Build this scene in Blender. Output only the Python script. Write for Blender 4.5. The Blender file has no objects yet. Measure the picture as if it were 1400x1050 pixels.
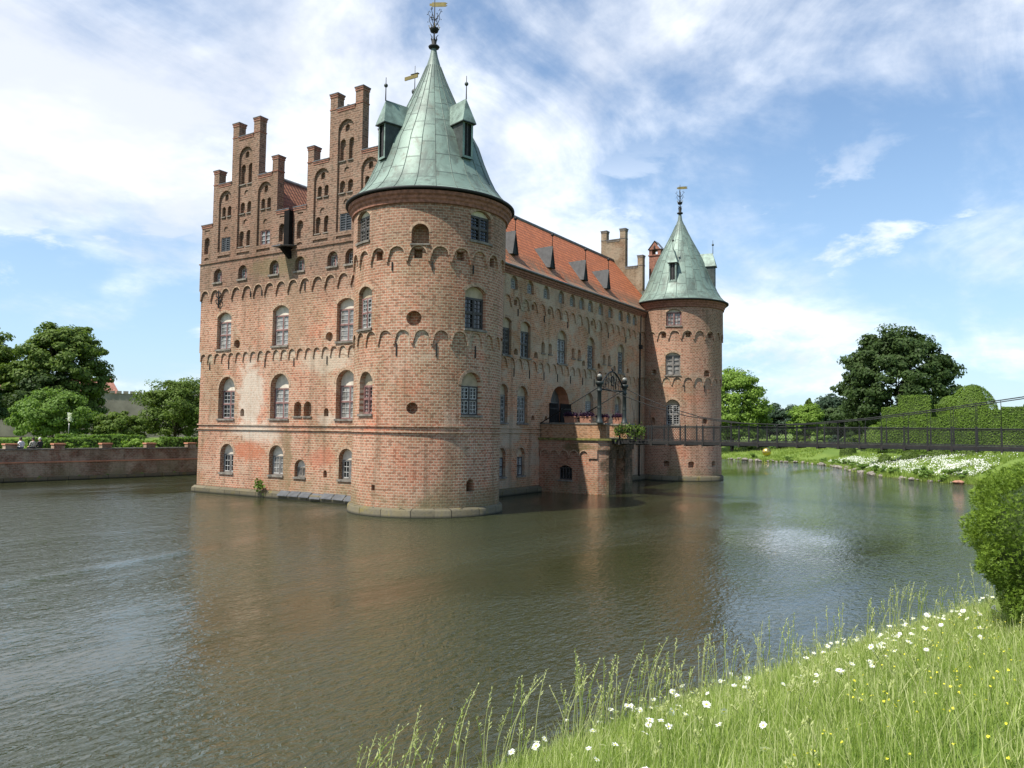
import bpy, bmesh, math, random
import numpy as np
from mathutils import Vector, Matrix
R = math.radians
scene = bpy.context.scene
COL = scene.collection

# ------------------------------------------------------------------ camera
CAM = Vector((-34.271, -29.024, 4.482))
def make_camera():
    yaw, pitch, roll = R(32.273), R(3.365), R(0.697)
    F = Vector((math.cos(yaw)*math.cos(pitch), math.sin(yaw)*math.cos(pitch), math.sin(pitch)))
    Rt = Vector((math.sin(yaw), -math.cos(yaw), 0)); U = Rt.cross(F)
    c, s = math.cos(roll), math.sin(roll)
    R2 = c*Rt + s*U; U2 = -s*Rt + c*U
    cd = bpy.data.cameras.new('camera'); cam = bpy.data.objects.new('camera', cd); COL.objects.link(cam)
    m = Matrix((R2, U2, -F)).transposed().to_4x4(); m.translation = CAM
    cam.matrix_world = m
    cd.sensor_fit = 'HORIZONTAL'; cd.sensor_width = 36; cd.lens = 1069.67/1400*36
    cd.clip_start = 0.1; cd.clip_end = 9000
    scene.camera = cam
make_camera()

# ------------------------------------------------------------------ light
SUN_AZ, SUN_EL = 160.0, 57.5          # azimuth measured counter-clockwise from +X
scene.view_settings.view_transform = 'Standard'
scene.view_settings.look = 'None'
scene.view_settings.gamma = 1.0
scene.view_settings.exposure = 0.72
sd = bpy.data.lights.new('sun', 'SUN'); sd.energy = 4.4; sd.angle = R(0.6); sd.color = (1.0, 0.95, 0.86)
so = bpy.data.objects.new('sun', sd); COL.objects.link(so)
sdir = Vector((math.cos(R(SUN_AZ))*math.cos(R(SUN_EL)), math.sin(R(SUN_AZ))*math.cos(R(SUN_EL)), math.sin(R(SUN_EL))))
so.rotation_euler = sdir.to_track_quat('Z', 'Y').to_euler()
so.location = (-60, 20, 80)

class NT:
    """small helper to write node trees"""
    def __init__(s, tree): s.t = tree; s.n = tree.nodes; s.l = tree.links
    def node(s, typ, ins=None, **kw):
        nd = s.n.new(typ)
        for k, v in kw.items(): setattr(nd, k, v)
        for k, v in (ins or {}).items():
            if isinstance(v, bpy.types.NodeSocket): s.l.new(v, nd.inputs[k])
            else: nd.inputs[k].default_value = v
        return nd
    def math(s, op, a, b=0.0, c=None, clamp=False):
        nd = s.n.new('ShaderNodeMath'); nd.operation = op; nd.use_clamp = clamp
        for i, v in enumerate((a, b) if c is None else (a, b, c)):
            if isinstance(v, bpy.types.NodeSocket): s.l.new(v, nd.inputs[i])
            else: nd.inputs[i].default_value = v
        return nd.outputs[0]
    def mix(s, fac, a, b, mode='MIX'):
        nd = s.n.new('ShaderNodeMix'); nd.data_type = 'RGBA'; nd.blend_type = mode
        for i, v in ((0, fac), (6, a), (7, b)):
            if isinstance(v, bpy.types.NodeSocket): s.l.new(v, nd.inputs[i])
            else: nd.inputs[i].default_value = v if i == 0 else (tuple(v)+(1,))[:4]
        return nd.outputs[2]
    def ramp(s, fac, stops, interp='LINEAR'):
        nd = s.n.new('ShaderNodeValToRGB'); cr = nd.color_ramp; cr.interpolation = interp
        while len(cr.elements) < len(stops): cr.elements.new(0.5)
        for e, (p, c) in zip(cr.elements, stops):
            e.position = p; e.color = (tuple(c)+(1,))[:4] if not isinstance(c, (int, float)) else (c, c, c, 1)
        s.l.new(fac, nd.inputs[0]); return nd.outputs[0]
    def noise(s, vec, scale, detail=4.0, rough=0.55, dist=0.0):
        nd = s.node('ShaderNodeTexNoise', {'Scale': scale, 'Detail': detail, 'Roughness': rough, 'Distortion': dist})
        if vec is not None: s.l.new(vec, nd.inputs['Vector'])
        return nd.outputs['Fac']
    def range(s, v, a, b, c=0.0, d=1.0, smooth=True):
        nd = s.n.new('ShaderNodeMapRange'); nd.interpolation_type = 'SMOOTHSTEP' if smooth else 'LINEAR'
        s.l.new(v, nd.inputs[0])
        for i, x in zip((1, 2, 3, 4), (a, b, c, d)): nd.inputs[i].default_value = x
        return nd.outputs[0]

def make_world():
    w = bpy.data.worlds.new('World'); scene.world = w; w.use_nodes = True
    t = NT(w.node_tree); t.n.clear()
    sky = t.node('ShaderNodeTexSky', sky_type='NISHITA')
    sky.sun_disc = False; sky.sun_elevation = R(SUN_EL); sky.sun_rotation = R(90.0 - SUN_AZ)
    sky.air_density = 1.0; sky.dust_density = 0.6; sky.ozone_density = 2.0; sky.altitude = 20
    tc = t.node('ShaderNodeTexCoord'); sep = t.node('ShaderNodeSeparateXYZ', {0: tc.outputs['Generated']})
    x, y, z = sep.outputs
    # layer of clouds seen in perspective: project the direction on a flat sheet
    zz = t.math('ADD', t.math('MAXIMUM', z, 0.0), 0.30)
    px, py = t.math('DIVIDE', x, zz), t.math('DIVIDE', y, zz)
    vec = t.node('ShaderNodeCombineXYZ', {0: px, 1: py, 2: 3.7}).outputs[0]
    n1 = t.noise(vec, 1.05, 10, 0.58, 0.25)
    vec2 = t.node('ShaderNodeCombineXYZ', {0: t.math('MULTIPLY', px, 0.8), 1: py, 2: 9.1}).outputs[0]
    n2 = t.noise(vec2, 2.5, 8, 0.62, 0.5)
    # more cloud towards +Y, clear towards -Y high up
    bias = t.math('MULTIPLY_ADD', y, 0.16, 0.012)
    low = t.range(z, 0.02, 0.30, -0.03, 0.0)
    left_low = t.math('MULTIPLY', t.range(z, 0.18, 0.30, 1.0, 0.0), t.range(y, 0.6, 0.85, 0.0, -0.20))
    cov = t.math('ADD', t.math('ADD', t.math('ADD', n1, bias), t.math('MULTIPLY_ADD', n2, 0.46, -0.22)), t.math('ADD', low, left_low))
    d = t.range(cov, 0.45, 0.74)
    # heaped clouds low over the horizon
    vec3 = t.node('ShaderNodeMapping', {'Vector': tc.outputs['Generated'], 'Location': (1.3, 0.4, 2.2), 'Scale': (1.0, 1.0, 2.6)}).outputs[0]
    n3 = t.noise(vec3, 4.2, 9, 0.6, 0.3)
    heap = t.math('MULTIPLY', t.range(n3, 0.50, 0.60), t.math('MULTIPLY', t.range(z, 0.02, 0.09), t.range(z, 0.20, 0.40, 1.0, 0.0)))
    d = t.math('MAXIMUM', d, t.math('MULTIPLY', heap, 0.68))
    shade = t.noise(vec, 1.5, 6, 0.6, 0.2)
    cloud = t.mix(t.range(shade, 0.38, 0.60), (5.6, 5.9, 6.5), (9.0, 9.1, 9.2))
    skyc = t.mix(1.0, sky.outputs[0], (1.02, 1.10, 1.14), 'MULTIPLY')
    hor = t.range(z, 0.0, 0.42, 0.58, 0.10)
    skyc = t.mix(hor, skyc, (3.3, 4.7, 6.2))
    col = t.mix(t.math('MULTIPLY', d, 0.93), skyc, cloud)
    bg = t.node('ShaderNodeBackground', {'Color': col, 'Strength': 0.10})
    out = t.node('ShaderNodeOutputWorld'); t.l.new(bg.outputs[0], out.inputs[0])
make_world()

# ------------------------------------------------------------------ materials
MATS = {}
def new_mat(name):
    m = bpy.data.materials.new(name); m.use_nodes = True; MATS[name] = m
    t = NT(m.node_tree); t.n.clear()
    out = t.node('ShaderNodeOutputMaterial')
    return m, t, out
def principled(t, out, color, rough=0.8, bump=None, bstr=0.3, bdist=0.02, metal=0.0, spec=0.4, **kw):
    p = t.node('ShaderNodeBsdfPrincipled')
    for k, v in dict(color=('Base Color', color), rough=('Roughness', rough), metal=('Metallic', metal), spec=('Specular IOR Level', spec)).values():
        if isinstance(v, bpy.types.NodeSocket): t.l.new(v, p.inputs[k])
        else: p.inputs[k].default_value = v if isinstance(v, (int, float)) else (tuple(v)+(1,))[:4]
    for k, v in kw.items(): p.inputs[k].default_value = v
    if bump is not None:
        b = t.node('ShaderNodeBump', {'Strength': bstr, 'Distance': bdist, 'Height': bump}); t.l.new(b.outputs[0], p.inputs['Normal'])
    t.l.new(p.outputs[0], out.inputs[0]); return p
def plain(name, c, rough=0.7, metal=0.0, spec=0.4, var=0.25, scale=3.0):
    m, t, out = new_mat(name)
    pos = t.node('ShaderNodeNewGeometry').outputs['Position']
    n = t.noise(pos, scale, 5, 0.6)
    dark = tuple(v*(1-var) for v in c); lite = tuple(min(1, v*(1+var)) for v in c)
    col = t.mix(t.range(n, 0.3, 0.7), dark, lite)
    principled(t, out, col, rough, n, 0.15, 0.02, metal, spec); return m

def brick_material(name, reds, tan_amt=0.0, pale=0.5, gray=0.0, bright=1.0, dz=0.0, patches=()):
    m, t, out = new_mat(name)
    uv = t.node('ShaderNodeUVMap').outputs[0]
    pos = t.node('ShaderNodeNewGeometry').outputs['Position']
    z = t.node('ShaderNodeSeparateXYZ', {0: pos}).outputs[2]
    wob = t.node('ShaderNodeTexNoise', {'Scale': 1.3, 'Detail': 2.0}); t.l.new(pos, wob.inputs['Vector'])
    uvw = t.node('ShaderNodeVectorMath', {0: uv, 1: t.node('ShaderNodeVectorMath', {0: wob.outputs['Color'], 'Scale': 0.03}, operation='SCALE').outputs[0]}, operation='ADD').outputs[0]
    def bk(c1, c2, mo):
        b = t.node('ShaderNodeTexBrick', {'Scale': 1.0, 'Mortar Size': 0.022, 'Mortar Smooth': 0.25, 'Bias': -0.1, 'Brick Width': 0.27, 'Row Height': 0.145,
            'Color1': c1+(1,), 'Color2': c2+(1,), 'Mortar': mo+(1,)}, offset=0.5)
        t.l.new(uvw, b.inputs['Vector']); return b
    a, b_, mo = reds
    bb = bk(a, b_, mo); col = bb.outputs['Color']
    # coarse courses: some much darker burnt bricks
    cell = t.node('ShaderNodeTexNoise', {'Scale': 1.0, 'Detail': 0.0}); 
    st = t.node('ShaderNodeVectorMath', {0: uvw, 1: (3.7, 6.9, 1.0)}, operation='MULTIPLY').outputs[0]; t.l.new(st, cell.inputs['Vector'])
    col = t.mix(t.range(cell.outputs['Fac'], 0.56, 0.67, 0, 0.52), col, tuple(v*0.34 for v in a))
    col = t.mix(t.range(cell.outputs['Fac'], 0.33, 0.42, 0.45, 0), col, tuple(min(.6, v*1.3+.05) for v in b_))
    # big patches: redder repairs, tan weathering, lime bloom, moss
    n1 = t.noise(pos, 0.55, 5, 0.6, 0.4)
    col = t.mix(t.range(n1, 0.54, 0.66, 0, 0.5), col, t.mix(1.0, col, (1.16, 0.80, 0.70), 'MULTIPLY'))
    n2 = t.noise(t.node('ShaderNodeMapping', {'Vector': pos, 'Location': (13, 7, 3), 'Scale': (1, 1, 0.7)}).outputs[0], 0.33, 6, 0.62, 0.5)
    col = t.mix(t.range(n2, 0.49, 0.62, 0, 0.85), col, t.mix(1.0, col, (0.78, 0.86, 0.80), 'MULTIPLY'))
    if tan_amt:
        up = t.math('MULTIPLY', t.range(t.math('MULTIPLY_ADD', n1, 3.0, t.math('SUBTRACT', z, 1.5)), 11.5+dz, 14.5+dz), tan_amt)
        tb = bk((0.235, 0.132, 0.090), (0.18, 0.110, 0.078), (0.31, 0.228, 0.168)).outputs['Color']
        tb = t.mix(t.range(cell.outputs['Fac'], 0.56, 0.66, 0, 0.6), tb, (0.07, 0.055, 0.04))
        tb = t.mix(t.range(n1, 0.36, 0.50, 0.35, 0), tb, t.mix(1.0, tb, (1.2, 0.95, 0.88), 'MULTIPLY'))
        col = t.mix(up, col, tb)
    fine0 = t.noise(pos, 5.0, 4, 0.7)
    n3 = t.noise(t.node('ShaderNodeMapping', {'Vector': pos, 'Location': (3, 31, 5), 'Scale': (1, 1, 1.2)}).outputs[0], 0.42, 8, 0.66, 0.9)
    lime = t.math('MULTIPLY', t.range(n3, 0.60-0.08*pale, 0.68, 0, 0.7*pale), t.range(fine0, 0.25, 0.55, 0.35, 1.0))
    col = t.mix(t.math('MULTIPLY', lime, t.range(z, 9.5, 14.0, 1.0, 0.35)), col, (0.52, 0.43, 0.32))
    if gray:
        n4 = t.noise(t.node('ShaderNodeMapping', {'Vector': pos, 'Location': (3, 51, 15)}).outputs[0], 0.5, 7, 0.65, 0.8)
        col = t.mix(t.math('MULTIPLY', t.range(n4, 0.40, 0.60, 0, gray), t.range(fine0, 0.3, 0.6, 0.5, 1.0)), col, (0.46, 0.39, 0.29))
    # repairs, bloom and stains that sit at known spots of the gable wall (y, z, radius y, radius z, colour, amount)
    yy = t.node('ShaderNodeSeparateXYZ', {0: pos}).outputs[1]
    for k, (py, pz, ry, rz, pc, am) in enumerate(patches):
        u = t.math('DIVIDE', t.math('SUBTRACT', yy, py), ry); v = t.math('DIVIDE', t.math('SUBTRACT', z, pz), rz)
        rr = t.math('SQRT', t.math('ADD', t.math('MULTIPLY', u, u), t.math('MULTIPLY', v, v)))
        rr = t.math('ADD', rr, t.math('MULTIPLY_ADD', t.noise(pos, 0.9, 7, 0.68, 0.8), 2.2, -1.1))
        col = t.mix(t.math('MULTIPLY', t.range(rr, 0.55, 1.1, am, 0), t.range(fine0, 0.25, 0.6, 0.45, 1.0)), col, pc)
    n5 = t.noise(t.node('ShaderNodeMapping', {'Vector': pos, 'Location': (71, 3, 9), 'Scale': (1, 1, 0.8)}).outputs[0], 0.21, 6, 0.62, 0.6)
    col = t.mix(t.range(n5, 0.46, 0.64, 0, 0.6), col, t.mix(1.0, col, (0.76, 0.70, 0.66), 'MULTIPLY'))
    # streaks that run down and tide-line moss near the water
    str_ = t.noise(t.node('ShaderNodeMapping', {'Vector': pos, 'Scale': (1.6, 1.6, 0.10)}).outputs[0], 1.0, 4, 0.6)
    col = t.mix(t.range(str_, 0.50, 0.70, 0, 0.42), col, (0.12, 0.085, 0.05))
    moss = t.math('MULTIPLY', t.range(z, 0.3, 2.0, 1, 0), t.range(n2, 0.35, 0.62, 0, 0.7))
    col = t.mix(moss, col, (0.16, 0.15, 0.075))
    fine = t.noise(pos, 14.0, 3, 0.6)
    col = t.mix(t.range(fine, 0.3, 0.75, 0.0, 0.30), col, (0.10, 0.065, 0.045))
    if bright != 1.0: col = t.mix(1.0, col, (bright,)*3, 'MULTIPLY')
    h = t.math('MULTIPLY_ADD', bb.outputs['Fac'], -1.0, t.math('MULTIPLY', fine, 0.6))
    principled(t, out, col, 0.9, h, 0.55, 0.025, 0, 0.2)
    return m
RED = ((0.45, 0.200, 0.122), (0.35, 0.172, 0.108), (0.54, 0.44, 0.325))
brick_material('brick', RED, tan_amt=1.0, pale=0.8, patches=((12.9, 6.6, 1.5, 2.8, (0.56, 0.49, 0.40), 0.9), (12.2, 4.2, 2.4, 0.9, (0.55, 0.48, 0.39), 0.75), (6.2, 8.5, 2.6, 0.8, (0.50, 0.43, 0.33), 0.8),
    (12.9, 2.9, 1.8, 0.75, (0.42, 0.14, 0.07), 0.85), (6.3, 2.7, 1.2, 0.6, (0.42, 0.15, 0.09), 0.6), (9.35, 2.2, 0.55, 2.6, (0.19, 0.15, 0.08), 0.8), (5.9, 5.0, 1.0, 0.5, (0.52, 0.46, 0.37), 0.7), (9.0, 11.5, 1.2, 3.0, (0.20, 0.15, 0.09), 0.5), (10.5, 14.8, 3.0, 0.8, (0.17, 0.15, 0.07), 0.6)))
brick_material('brick_tower', RED, tan_amt=0.5, pale=0.7, dz=0.6)
brick_material('brick_lime', ((0.42, 0.28, 0.19), (0.47, 0.36, 0.26), (0.52, 0.44, 0.34)), pale=0.9)
brick_material('brick_mossy', ((0.24, 0.16, 0.10), (0.19, 0.14, 0.085), (0.27, 0.22, 0.15)), pale=0.3, gray=0.5)
brick_material('brick_shade_lifted', ((0.56, 0.225, 0.112), (0.46, 0.20, 0.105), (0.55, 0.43, 0.29)), tan_amt=0.2, pale=0.8, gray=0.8)  # brick of the shaded long front, colour raised to stand in for sky fill
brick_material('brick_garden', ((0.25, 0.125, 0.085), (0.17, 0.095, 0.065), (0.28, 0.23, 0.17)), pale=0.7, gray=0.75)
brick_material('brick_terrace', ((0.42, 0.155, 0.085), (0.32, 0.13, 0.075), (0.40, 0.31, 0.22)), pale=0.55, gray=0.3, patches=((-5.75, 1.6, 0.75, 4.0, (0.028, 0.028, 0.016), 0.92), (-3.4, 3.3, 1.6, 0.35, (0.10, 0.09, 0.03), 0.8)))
plain('moss_ledge', (0.15, 0.14, 0.04), 0.95, var=0.6, scale=3)
brick_material('brick_gold', ((0.40, 0.20, 0.10), (0.34, 0.18, 0.10), (0.40, 0.29, 0.19)), pale=0.3)

def stone_material():
    m, t, out = new_mat('stone')
    pos = t.node('ShaderNodeNewGeometry').outputs['Position']
    n = t.noise(pos, 1.1, 6, 0.65, 0.5); f = t.noise(pos, 9, 4, 0.6)
    col = t.mix(t.range(n, 0.35, 0.6), (0.15, 0.125, 0.07), (0.135, 0.12, 0.085))
    col = t.mix(t.range(n, 0.50, 0.68, 0, 0.85), col, (0.19, 0.15, 0.04))
    z = t.node('ShaderNodeSeparateXYZ', {0: pos}).outputs[2]
    col = t.mix(t.range(f, 0.45, 0.75, 0, 0.6), col, (0.07, 0.065, 0.05))
    col = t.mix(t.range(z, 0.02, 0.16, 0.9, 0), col, (0.03, 0.03, 0.02))
    bk_ = t.node('ShaderNodeTexBrick', {'Vector': t.node('ShaderNodeUVMap').outputs[0], 'Scale': 1.0, 'Brick Width': 1.55, 'Row Height': 0.9, 'Mortar Size': 0.022, 'Color1': (1, 1, 1, 1), 'Color2': (.72, .72, .72, 1), 'Mortar': (.18, .17, .15, 1)}, offset=0.37)
    col = t.mix(1.0, col, bk_.outputs['Color'], 'MULTIPLY')
    principled(t, out, col, 0.9, t.math('SUBTRACT', f, bk_.outputs['Fac']), 0.5, 0.03)
stone_material()
plain('slate', (0.07, 0.074, 0.08), 0.6)
plain('ring_brick', (0.33, 0.225, 0.15), 0.9, var=0.4, scale=7)
plain('coping_red', (0.23, 0.105, 0.07), 0.9, var=0.35, scale=5)
plain('lead', (0.12, 0.125, 0.13), 0.55, 0.2)
plain('lead_pale', (0.05, 0.052, 0.053), 0.6, 0.1)
plain('iron', (0.010, 0.011, 0.011), 0.7, 0.0)
plain('iron_green', (0.022, 0.030, 0.029), 0.55, 0.0)
plain('frame_mauve', (0.20, 0.105, 0.095), 0.6)
plain('frame_dark', (0.055, 0.050, 0.048), 0.6)
plain('frame_grey', (0.17, 0.155, 0.14), 0.6)
plain('bar_white', (0.42, 0.42, 0.40), 0.5)
plain('plaster', (0.55, 0.49, 0.40), 0.9, var=0.18)
plain('plaster_tan', (0.36, 0.29, 0.20), 0.9, var=0.2)
plain('sill', (0.17, 0.15, 0.125), 0.85, var=0.4)
plain('render_orange', (0.46, 0.20, 0.115), 0.9, var=0.2, scale=2)
plain('door_wood', (0.008, 0.007, 0.007), 0.85, spec=0.1)
plain('door_grey', (0.11, 0.105, 0.10), 0.6)
plain('terracotta', (0.30, 0.145, 0.095), 0.85, var=0.2)
plain('gold', (0.70, 0.50, 0.14), 0.28, 1.0, var=0.08)
plain('brass_dull', (0.20, 0.16, 0.06), 0.5, 0.6, var=0.2)
plain('lamp_glass', (0.20, 0.20, 0.18), 0.25, spec=0.6, var=0.1)
plain('deck_wood', (0.02, 0.018, 0.016), 0.85, var=0.4)
plain('bark', (0.075, 0.06, 0.045), 0.95, var=0.4, scale=5)
plain('rock', (0.19, 0.17, 0.145), 0.95, var=0.55, scale=6)
plain('rock_red', (0.30, 0.15, 0.10), 0.9, var=0.35, scale=4)
plain('shutter', (0.085, 0.09, 0.098), 0.6, var=0.2)
plain('roof_far', (0.26, 0.12, 0.085), 0.9, var=0.3)
plain('wall_far', (0.27, 0.235, 0.19), 0.9, var=0.2, scale=0.6)
plain('skin', (0.55, 0.34, 0.25), 0.6, var=0.08)
plain('cloth_white', (0.68, 0.68, 0.70), 0.9, var=0.1)
plain('cloth_blue', (0.05, 0.07, 0.14), 0.9, var=0.2)
plain('cloth_dark', (0.03, 0.03, 0.035), 0.9, var=0.2)
plain('hair_dark', (0.035, 0.025, 0.02), 0.7)
plain('hair_white', (0.55, 0.53, 0.50), 0.7)
plain('feather', (0.06, 0.065, 0.075), 0.7)
plain('soil', (0.05, 0.035, 0.025), 0.95)
def cloth_pattern():
    m, t, out = new_mat('cloth_check')
    pos = t.node('ShaderNodeNewGeometry').outputs['Position']
    v = t.node('ShaderNodeTexVoronoi', {'Scale': 9.0}); t.l.new(pos, v.inputs['Vector'])
    principled(t, out, t.ramp(v.outputs['Distance'], [(0.3, (0.08, 0.08, 0.07)), (0.5, (0.42, 0.40, 0.33))]), 0.9)
cloth_pattern()
def glass(name, c, rough=0.07):
    m, t, out = new_mat(name)
    pos = t.node('ShaderNodeNewGeometry').outputs['Position']
    n = t.noise(pos, 1.7, 3, 0.5)
    col = t.mix(t.range(n, 0.42, 0.6), tuple(v*0.5 for v in c), c)
    principled(t, out, col, rough, t.noise(pos, 3.0, 2, 0.5), 0.06, 0.05, 0, 0.8)
glass('glass_dark', (0.022, 0.024, 0.026)); glass('glass_curtain', (0.30, 0.29, 0.27), 0.15); glass('glass_mid', (0.11, 0.105, 0.10), 0.1)

def copper_material():
    m, t, out = new_mat('copper')
    uv = t.node('ShaderNodeUVMap').outputs[0]
    pos = t.node('ShaderNodeNewGeometry').outputs['Position']
    b = t.node('ShaderNodeTexBrick', {'Scale': 1.0, 'Mortar Size': 0.028, 'Mortar Smooth': 0.3, 'Brick Width': 1.0, 'Row Height': 1.0, 'Bias': 0.0,
        'Color1': (0.138, 0.198, 0.165, 1), 'Color2': (0.188, 0.258, 0.216, 1), 'Mortar': (0.075, 0.105, 0.09, 1)}, offset=0.0)
    # stagger the horizontal seams of neighbouring strips
    su = t.node('ShaderNodeSeparateXYZ', {0: uv}); fl = t.math('FLOOR', su.outputs[0])
    sh = t.math('FRACT', t.math('MULTIPLY', t.math('SINE', t.math('MULTIPLY', fl, 12.99)), 43.7))
    vec = t.node('ShaderNodeCombineXYZ', {0: su.outputs[0], 1: t.math('ADD', su.outputs[1], sh)}).outputs[0]
    t.l.new(vec, b.inputs['Vector'])
    n = t.noise(t.node('ShaderNodeMapping', {'Vector': pos, 'Scale': (1, 1, 0.35)}).outputs[0], 0.9, 7, 0.65, 0.6)
    col = t.mix(t.range(n, 0.43, 0.64, 0, 0.85), b.outputs['Color'], (0.075, 0.10, 0.085))
    n2 = t.noise(pos, 2.2, 6, 0.7)
    col = t.mix(t.range(n2, 0.52, 0.70, 0, 0.6), col, (0.08, 0.075, 0.055))
    col = t.mix(t.range(n2, 0.28, 0.42, 0.5, 0), col, (0.26, 0.345, 0.29))
    zt = t.node('ShaderNodeSeparateXYZ', {0: pos}).outputs[2]
    col = t.mix(t.range(t.math('MULTIPLY_ADD', n, 3.0, zt), 24.5, 26.5, 0, 0.65), col, (0.12, 0.15, 0.135))
    principled(t, out, col, 0.55, t.math('MULTIPLY_ADD', b.outputs['Fac'], 1.0, t.math('MULTIPLY', n2, 0.5)), 0.5, 0.03, 0.15, 0.4)
copper_material()
plain('copper_seam', (0.10, 0.135, 0.115), 0.6, 0.1)
plain('copper_plain', (0.165, 0.225, 0.19), 0.55, 0.15, var=0.4, scale=1.6)
plain('copper_dark', (0.045, 0.055, 0.05), 0.55, 0.2, var=0.4, scale=1.6)

def tile_material(name, c1, c2, dark):
    m, t, out = new_mat(name)
    uv = t.node('ShaderNodeUVMap').outputs[0]
    pos = t.node('ShaderNodeNewGeometry').outputs['Position']
    b = t.node('ShaderNodeTexBrick', {'Scale': 1.0, 'Mortar Size': 0.045, 'Mortar Smooth': 0.4, 'Brick Width': 0.30, 'Row Height': 0.42, 'Bias': 0.0,
        'Color1': c1+(1,), 'Color2': c2+(1,), 'Mortar': dark+(1,)}, offset=0.0)
    t.l.new(uv, b.inputs['Vector'])
    su = t.node('ShaderNodeSeparateXYZ', {0: uv})
    roll = t.math('SINE', t.math('MULTIPLY', su.outputs[0], 2*math.pi/0.30))
    saw = t.math('FRACT', t.math('DIVIDE', su.outputs[1], 0.42))
    n = t.noise(pos, 0.7, 7, 0.65, 0.5)
    col = t.mix(t.range(n, 0.48, 0.7, 0, 0.6), b.outputs['Color'], tuple(v*0.5 for v in c1))
    f = t.noise(pos, 6, 5, 0.7)
    col = t.mix(t.range(f, 0.5, 0.75, 0, 0.6), col, (0.24, 0.115, 0.06))
    z = t.node('ShaderNodeSeparateXYZ', {0: pos}).outputs[2]
    col = t.mix(t.math('MULTIPLY', t.range(z, 15.9, 18.0, 0.95, 0), t.range(n, 0.30, 0.52)), col, (0.17, 0.125, 0.085))
    h = t.math('ADD', t.math('MULTIPLY', roll, 0.35), t.math('MULTIPLY', saw, -0.6))
    principled(t, out, col, 0.8, h, 0.9, 0.06, 0, 0.25)
tile_material('tile_orange', (0.54, 0.17, 0.07), (0.36, 0.115, 0.05), (0.13, 0.045, 0.025))
tile_material('tile_brown', (0.28, 0.12, 0.07), (0.22, 0.10, 0.06), (0.09, 0.045, 0.03))

def leaf_material(name, c, c2, trans=0.35, rough=0.5):
    m, t, out = new_mat(name)
    g = t.node('ShaderNodeNewGeometry'); rnd = g.outputs['Random Per Island']; pos = g.outputs['Position']
    n = t.noise(pos, 0.45, 4, 0.6)
    f = t.math('ADD', t.math('MULTIPLY', rnd, 0.6), t.math('MULTIPLY_ADD', n, 1.2, -0.4), clamp=True)
    col = t.mix(f, c, c2)
    p = t.node('ShaderNodeBsdfPrincipled', {'Base Color': col, 'Roughness': rough, 'Specular IOR Level': 0.12})
    tr = t.node('ShaderNodeBsdfTranslucent', {'Color': t.mix(1.0, col, (1.25, 1.35, 0.6), 'MULTIPLY')})
    mx = t.node('ShaderNodeMixShader', {0: trans, 1: p.outputs[0], 2: tr.outputs[0]})
    t.l.new(mx.outputs[0], out.inputs[0]); return m
leaf_material('leaf_dark', (0.030, 0.056, 0.017), (0.072, 0.112, 0.034))
leaf_material('leaf_mid', (0.062, 0.108, 0.02), (0.155, 0.215, 0.05))
leaf_material('leaf_bright', (0.09, 0.165, 0.03), (0.17, 0.26, 0.06))
leaf_material('leaf_lime', (0.12, 0.20, 0.03), (0.20, 0.30, 0.055))
leaf_material('leaf_hedge', (0.075, 0.135, 0.018), (0.14, 0.215, 0.035), 0.2)
leaf_material('leaf_blue', (0.035, 0.06, 0.038), (0.06, 0.095, 0.055))
leaf_material('leaf_yew', (0.024, 0.060, 0.009), (0.17, 0.25, 0.03), 0.2, 0.5)
leaf_material('leaf_purple', (0.03, 0.015, 0.04), (0.07, 0.03, 0.07))
leaf_material('hedge_core', (0.03, 0.05, 0.012), (0.05, 0.075, 0.02), 0.0)
leaf_material('grass_blade', (0.12, 0.20, 0.028), (0.38, 0.46, 0.13), 0.45, 0.55)
leaf_material('grass_straw', (0.32, 0.37, 0.14), (0.48, 0.50, 0.26), 0.35, 0.6)
leaf_material('petal_white', (0.72, 0.72, 0.72), (0.82, 0.82, 0.83), 0.3)
leaf_material('petal_yellow', (0.70, 0.62, 0.04), (0.80, 0.75, 0.10), 0.3)
leaf_material('blossom', (0.50, 0.50, 0.44), (0.65, 0.65, 0.58), 0.3)

def ground_material():
    m, t, out = new_mat('ground_grass')
    pos = t.node('ShaderNodeNewGeometry').outputs['Position']; z = t.node('ShaderNodeSeparateXYZ', {0: pos}).outputs[2]
    n = t.noise(pos, 0.12, 6, 0.6, 0.3); f = t.noise(pos, 2.5, 6, 0.7)
    col = t.mix(t.range(n, 0.38, 0.62), (0.10, 0.155, 0.035), (0.14, 0.195, 0.045))
    col = t.mix(t.range(f, 0.4, 0.75, 0, 0.6), col, (0.08, 0.14, 0.025))
    col = t.mix(t.range(z, -0.1, 0.25, 1, 0), col, (0.05, 0.042, 0.025))
    principled(t, out, col, 0.95, f, 0.6, 0.15, 0, 0.1)
ground_material()
def water_material():
    m, t, out = new_mat('water')
    pos = t.node('ShaderNodeNewGeometry').outputs['Position']
    mp = t.node('ShaderNodeMapping', {'Vector': pos, 'Rotation': (0, 0, R(-25)), 'Scale': (1.0, 1.9, 1.0)}).outputs[0]
    a = t.noise(mp, 3.6, 3, 0.55, 0.8); b = t.noise(mp, 0.7, 3, 0.5, 0.4); c = t.noise(t.node('ShaderNodeMapping', {'Vector': pos, 'Rotation': (0, 0, R(35)), 'Scale': (0.6, 1.5, 1)}).outputs[0], 0.06, 4, 0.6, 0.6)
    amp = t.range(c, 0.36, 0.60, 0.22, 1.2)
    h = t.math('MULTIPLY', amp, t.math('ADD', t.math('MULTIPLY', a, 0.050), t.math('MULTIPLY', b, 0.045)))
    col = t.mix(t.range(c, 0.35, 0.65), (0.027, 0.030, 0.011), (0.036, 0.041, 0.018))
    principled(t, out, col, 0.035, h, 1.0, 1.0, 0, 0.5, IOR=1.6)
water_material()

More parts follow.
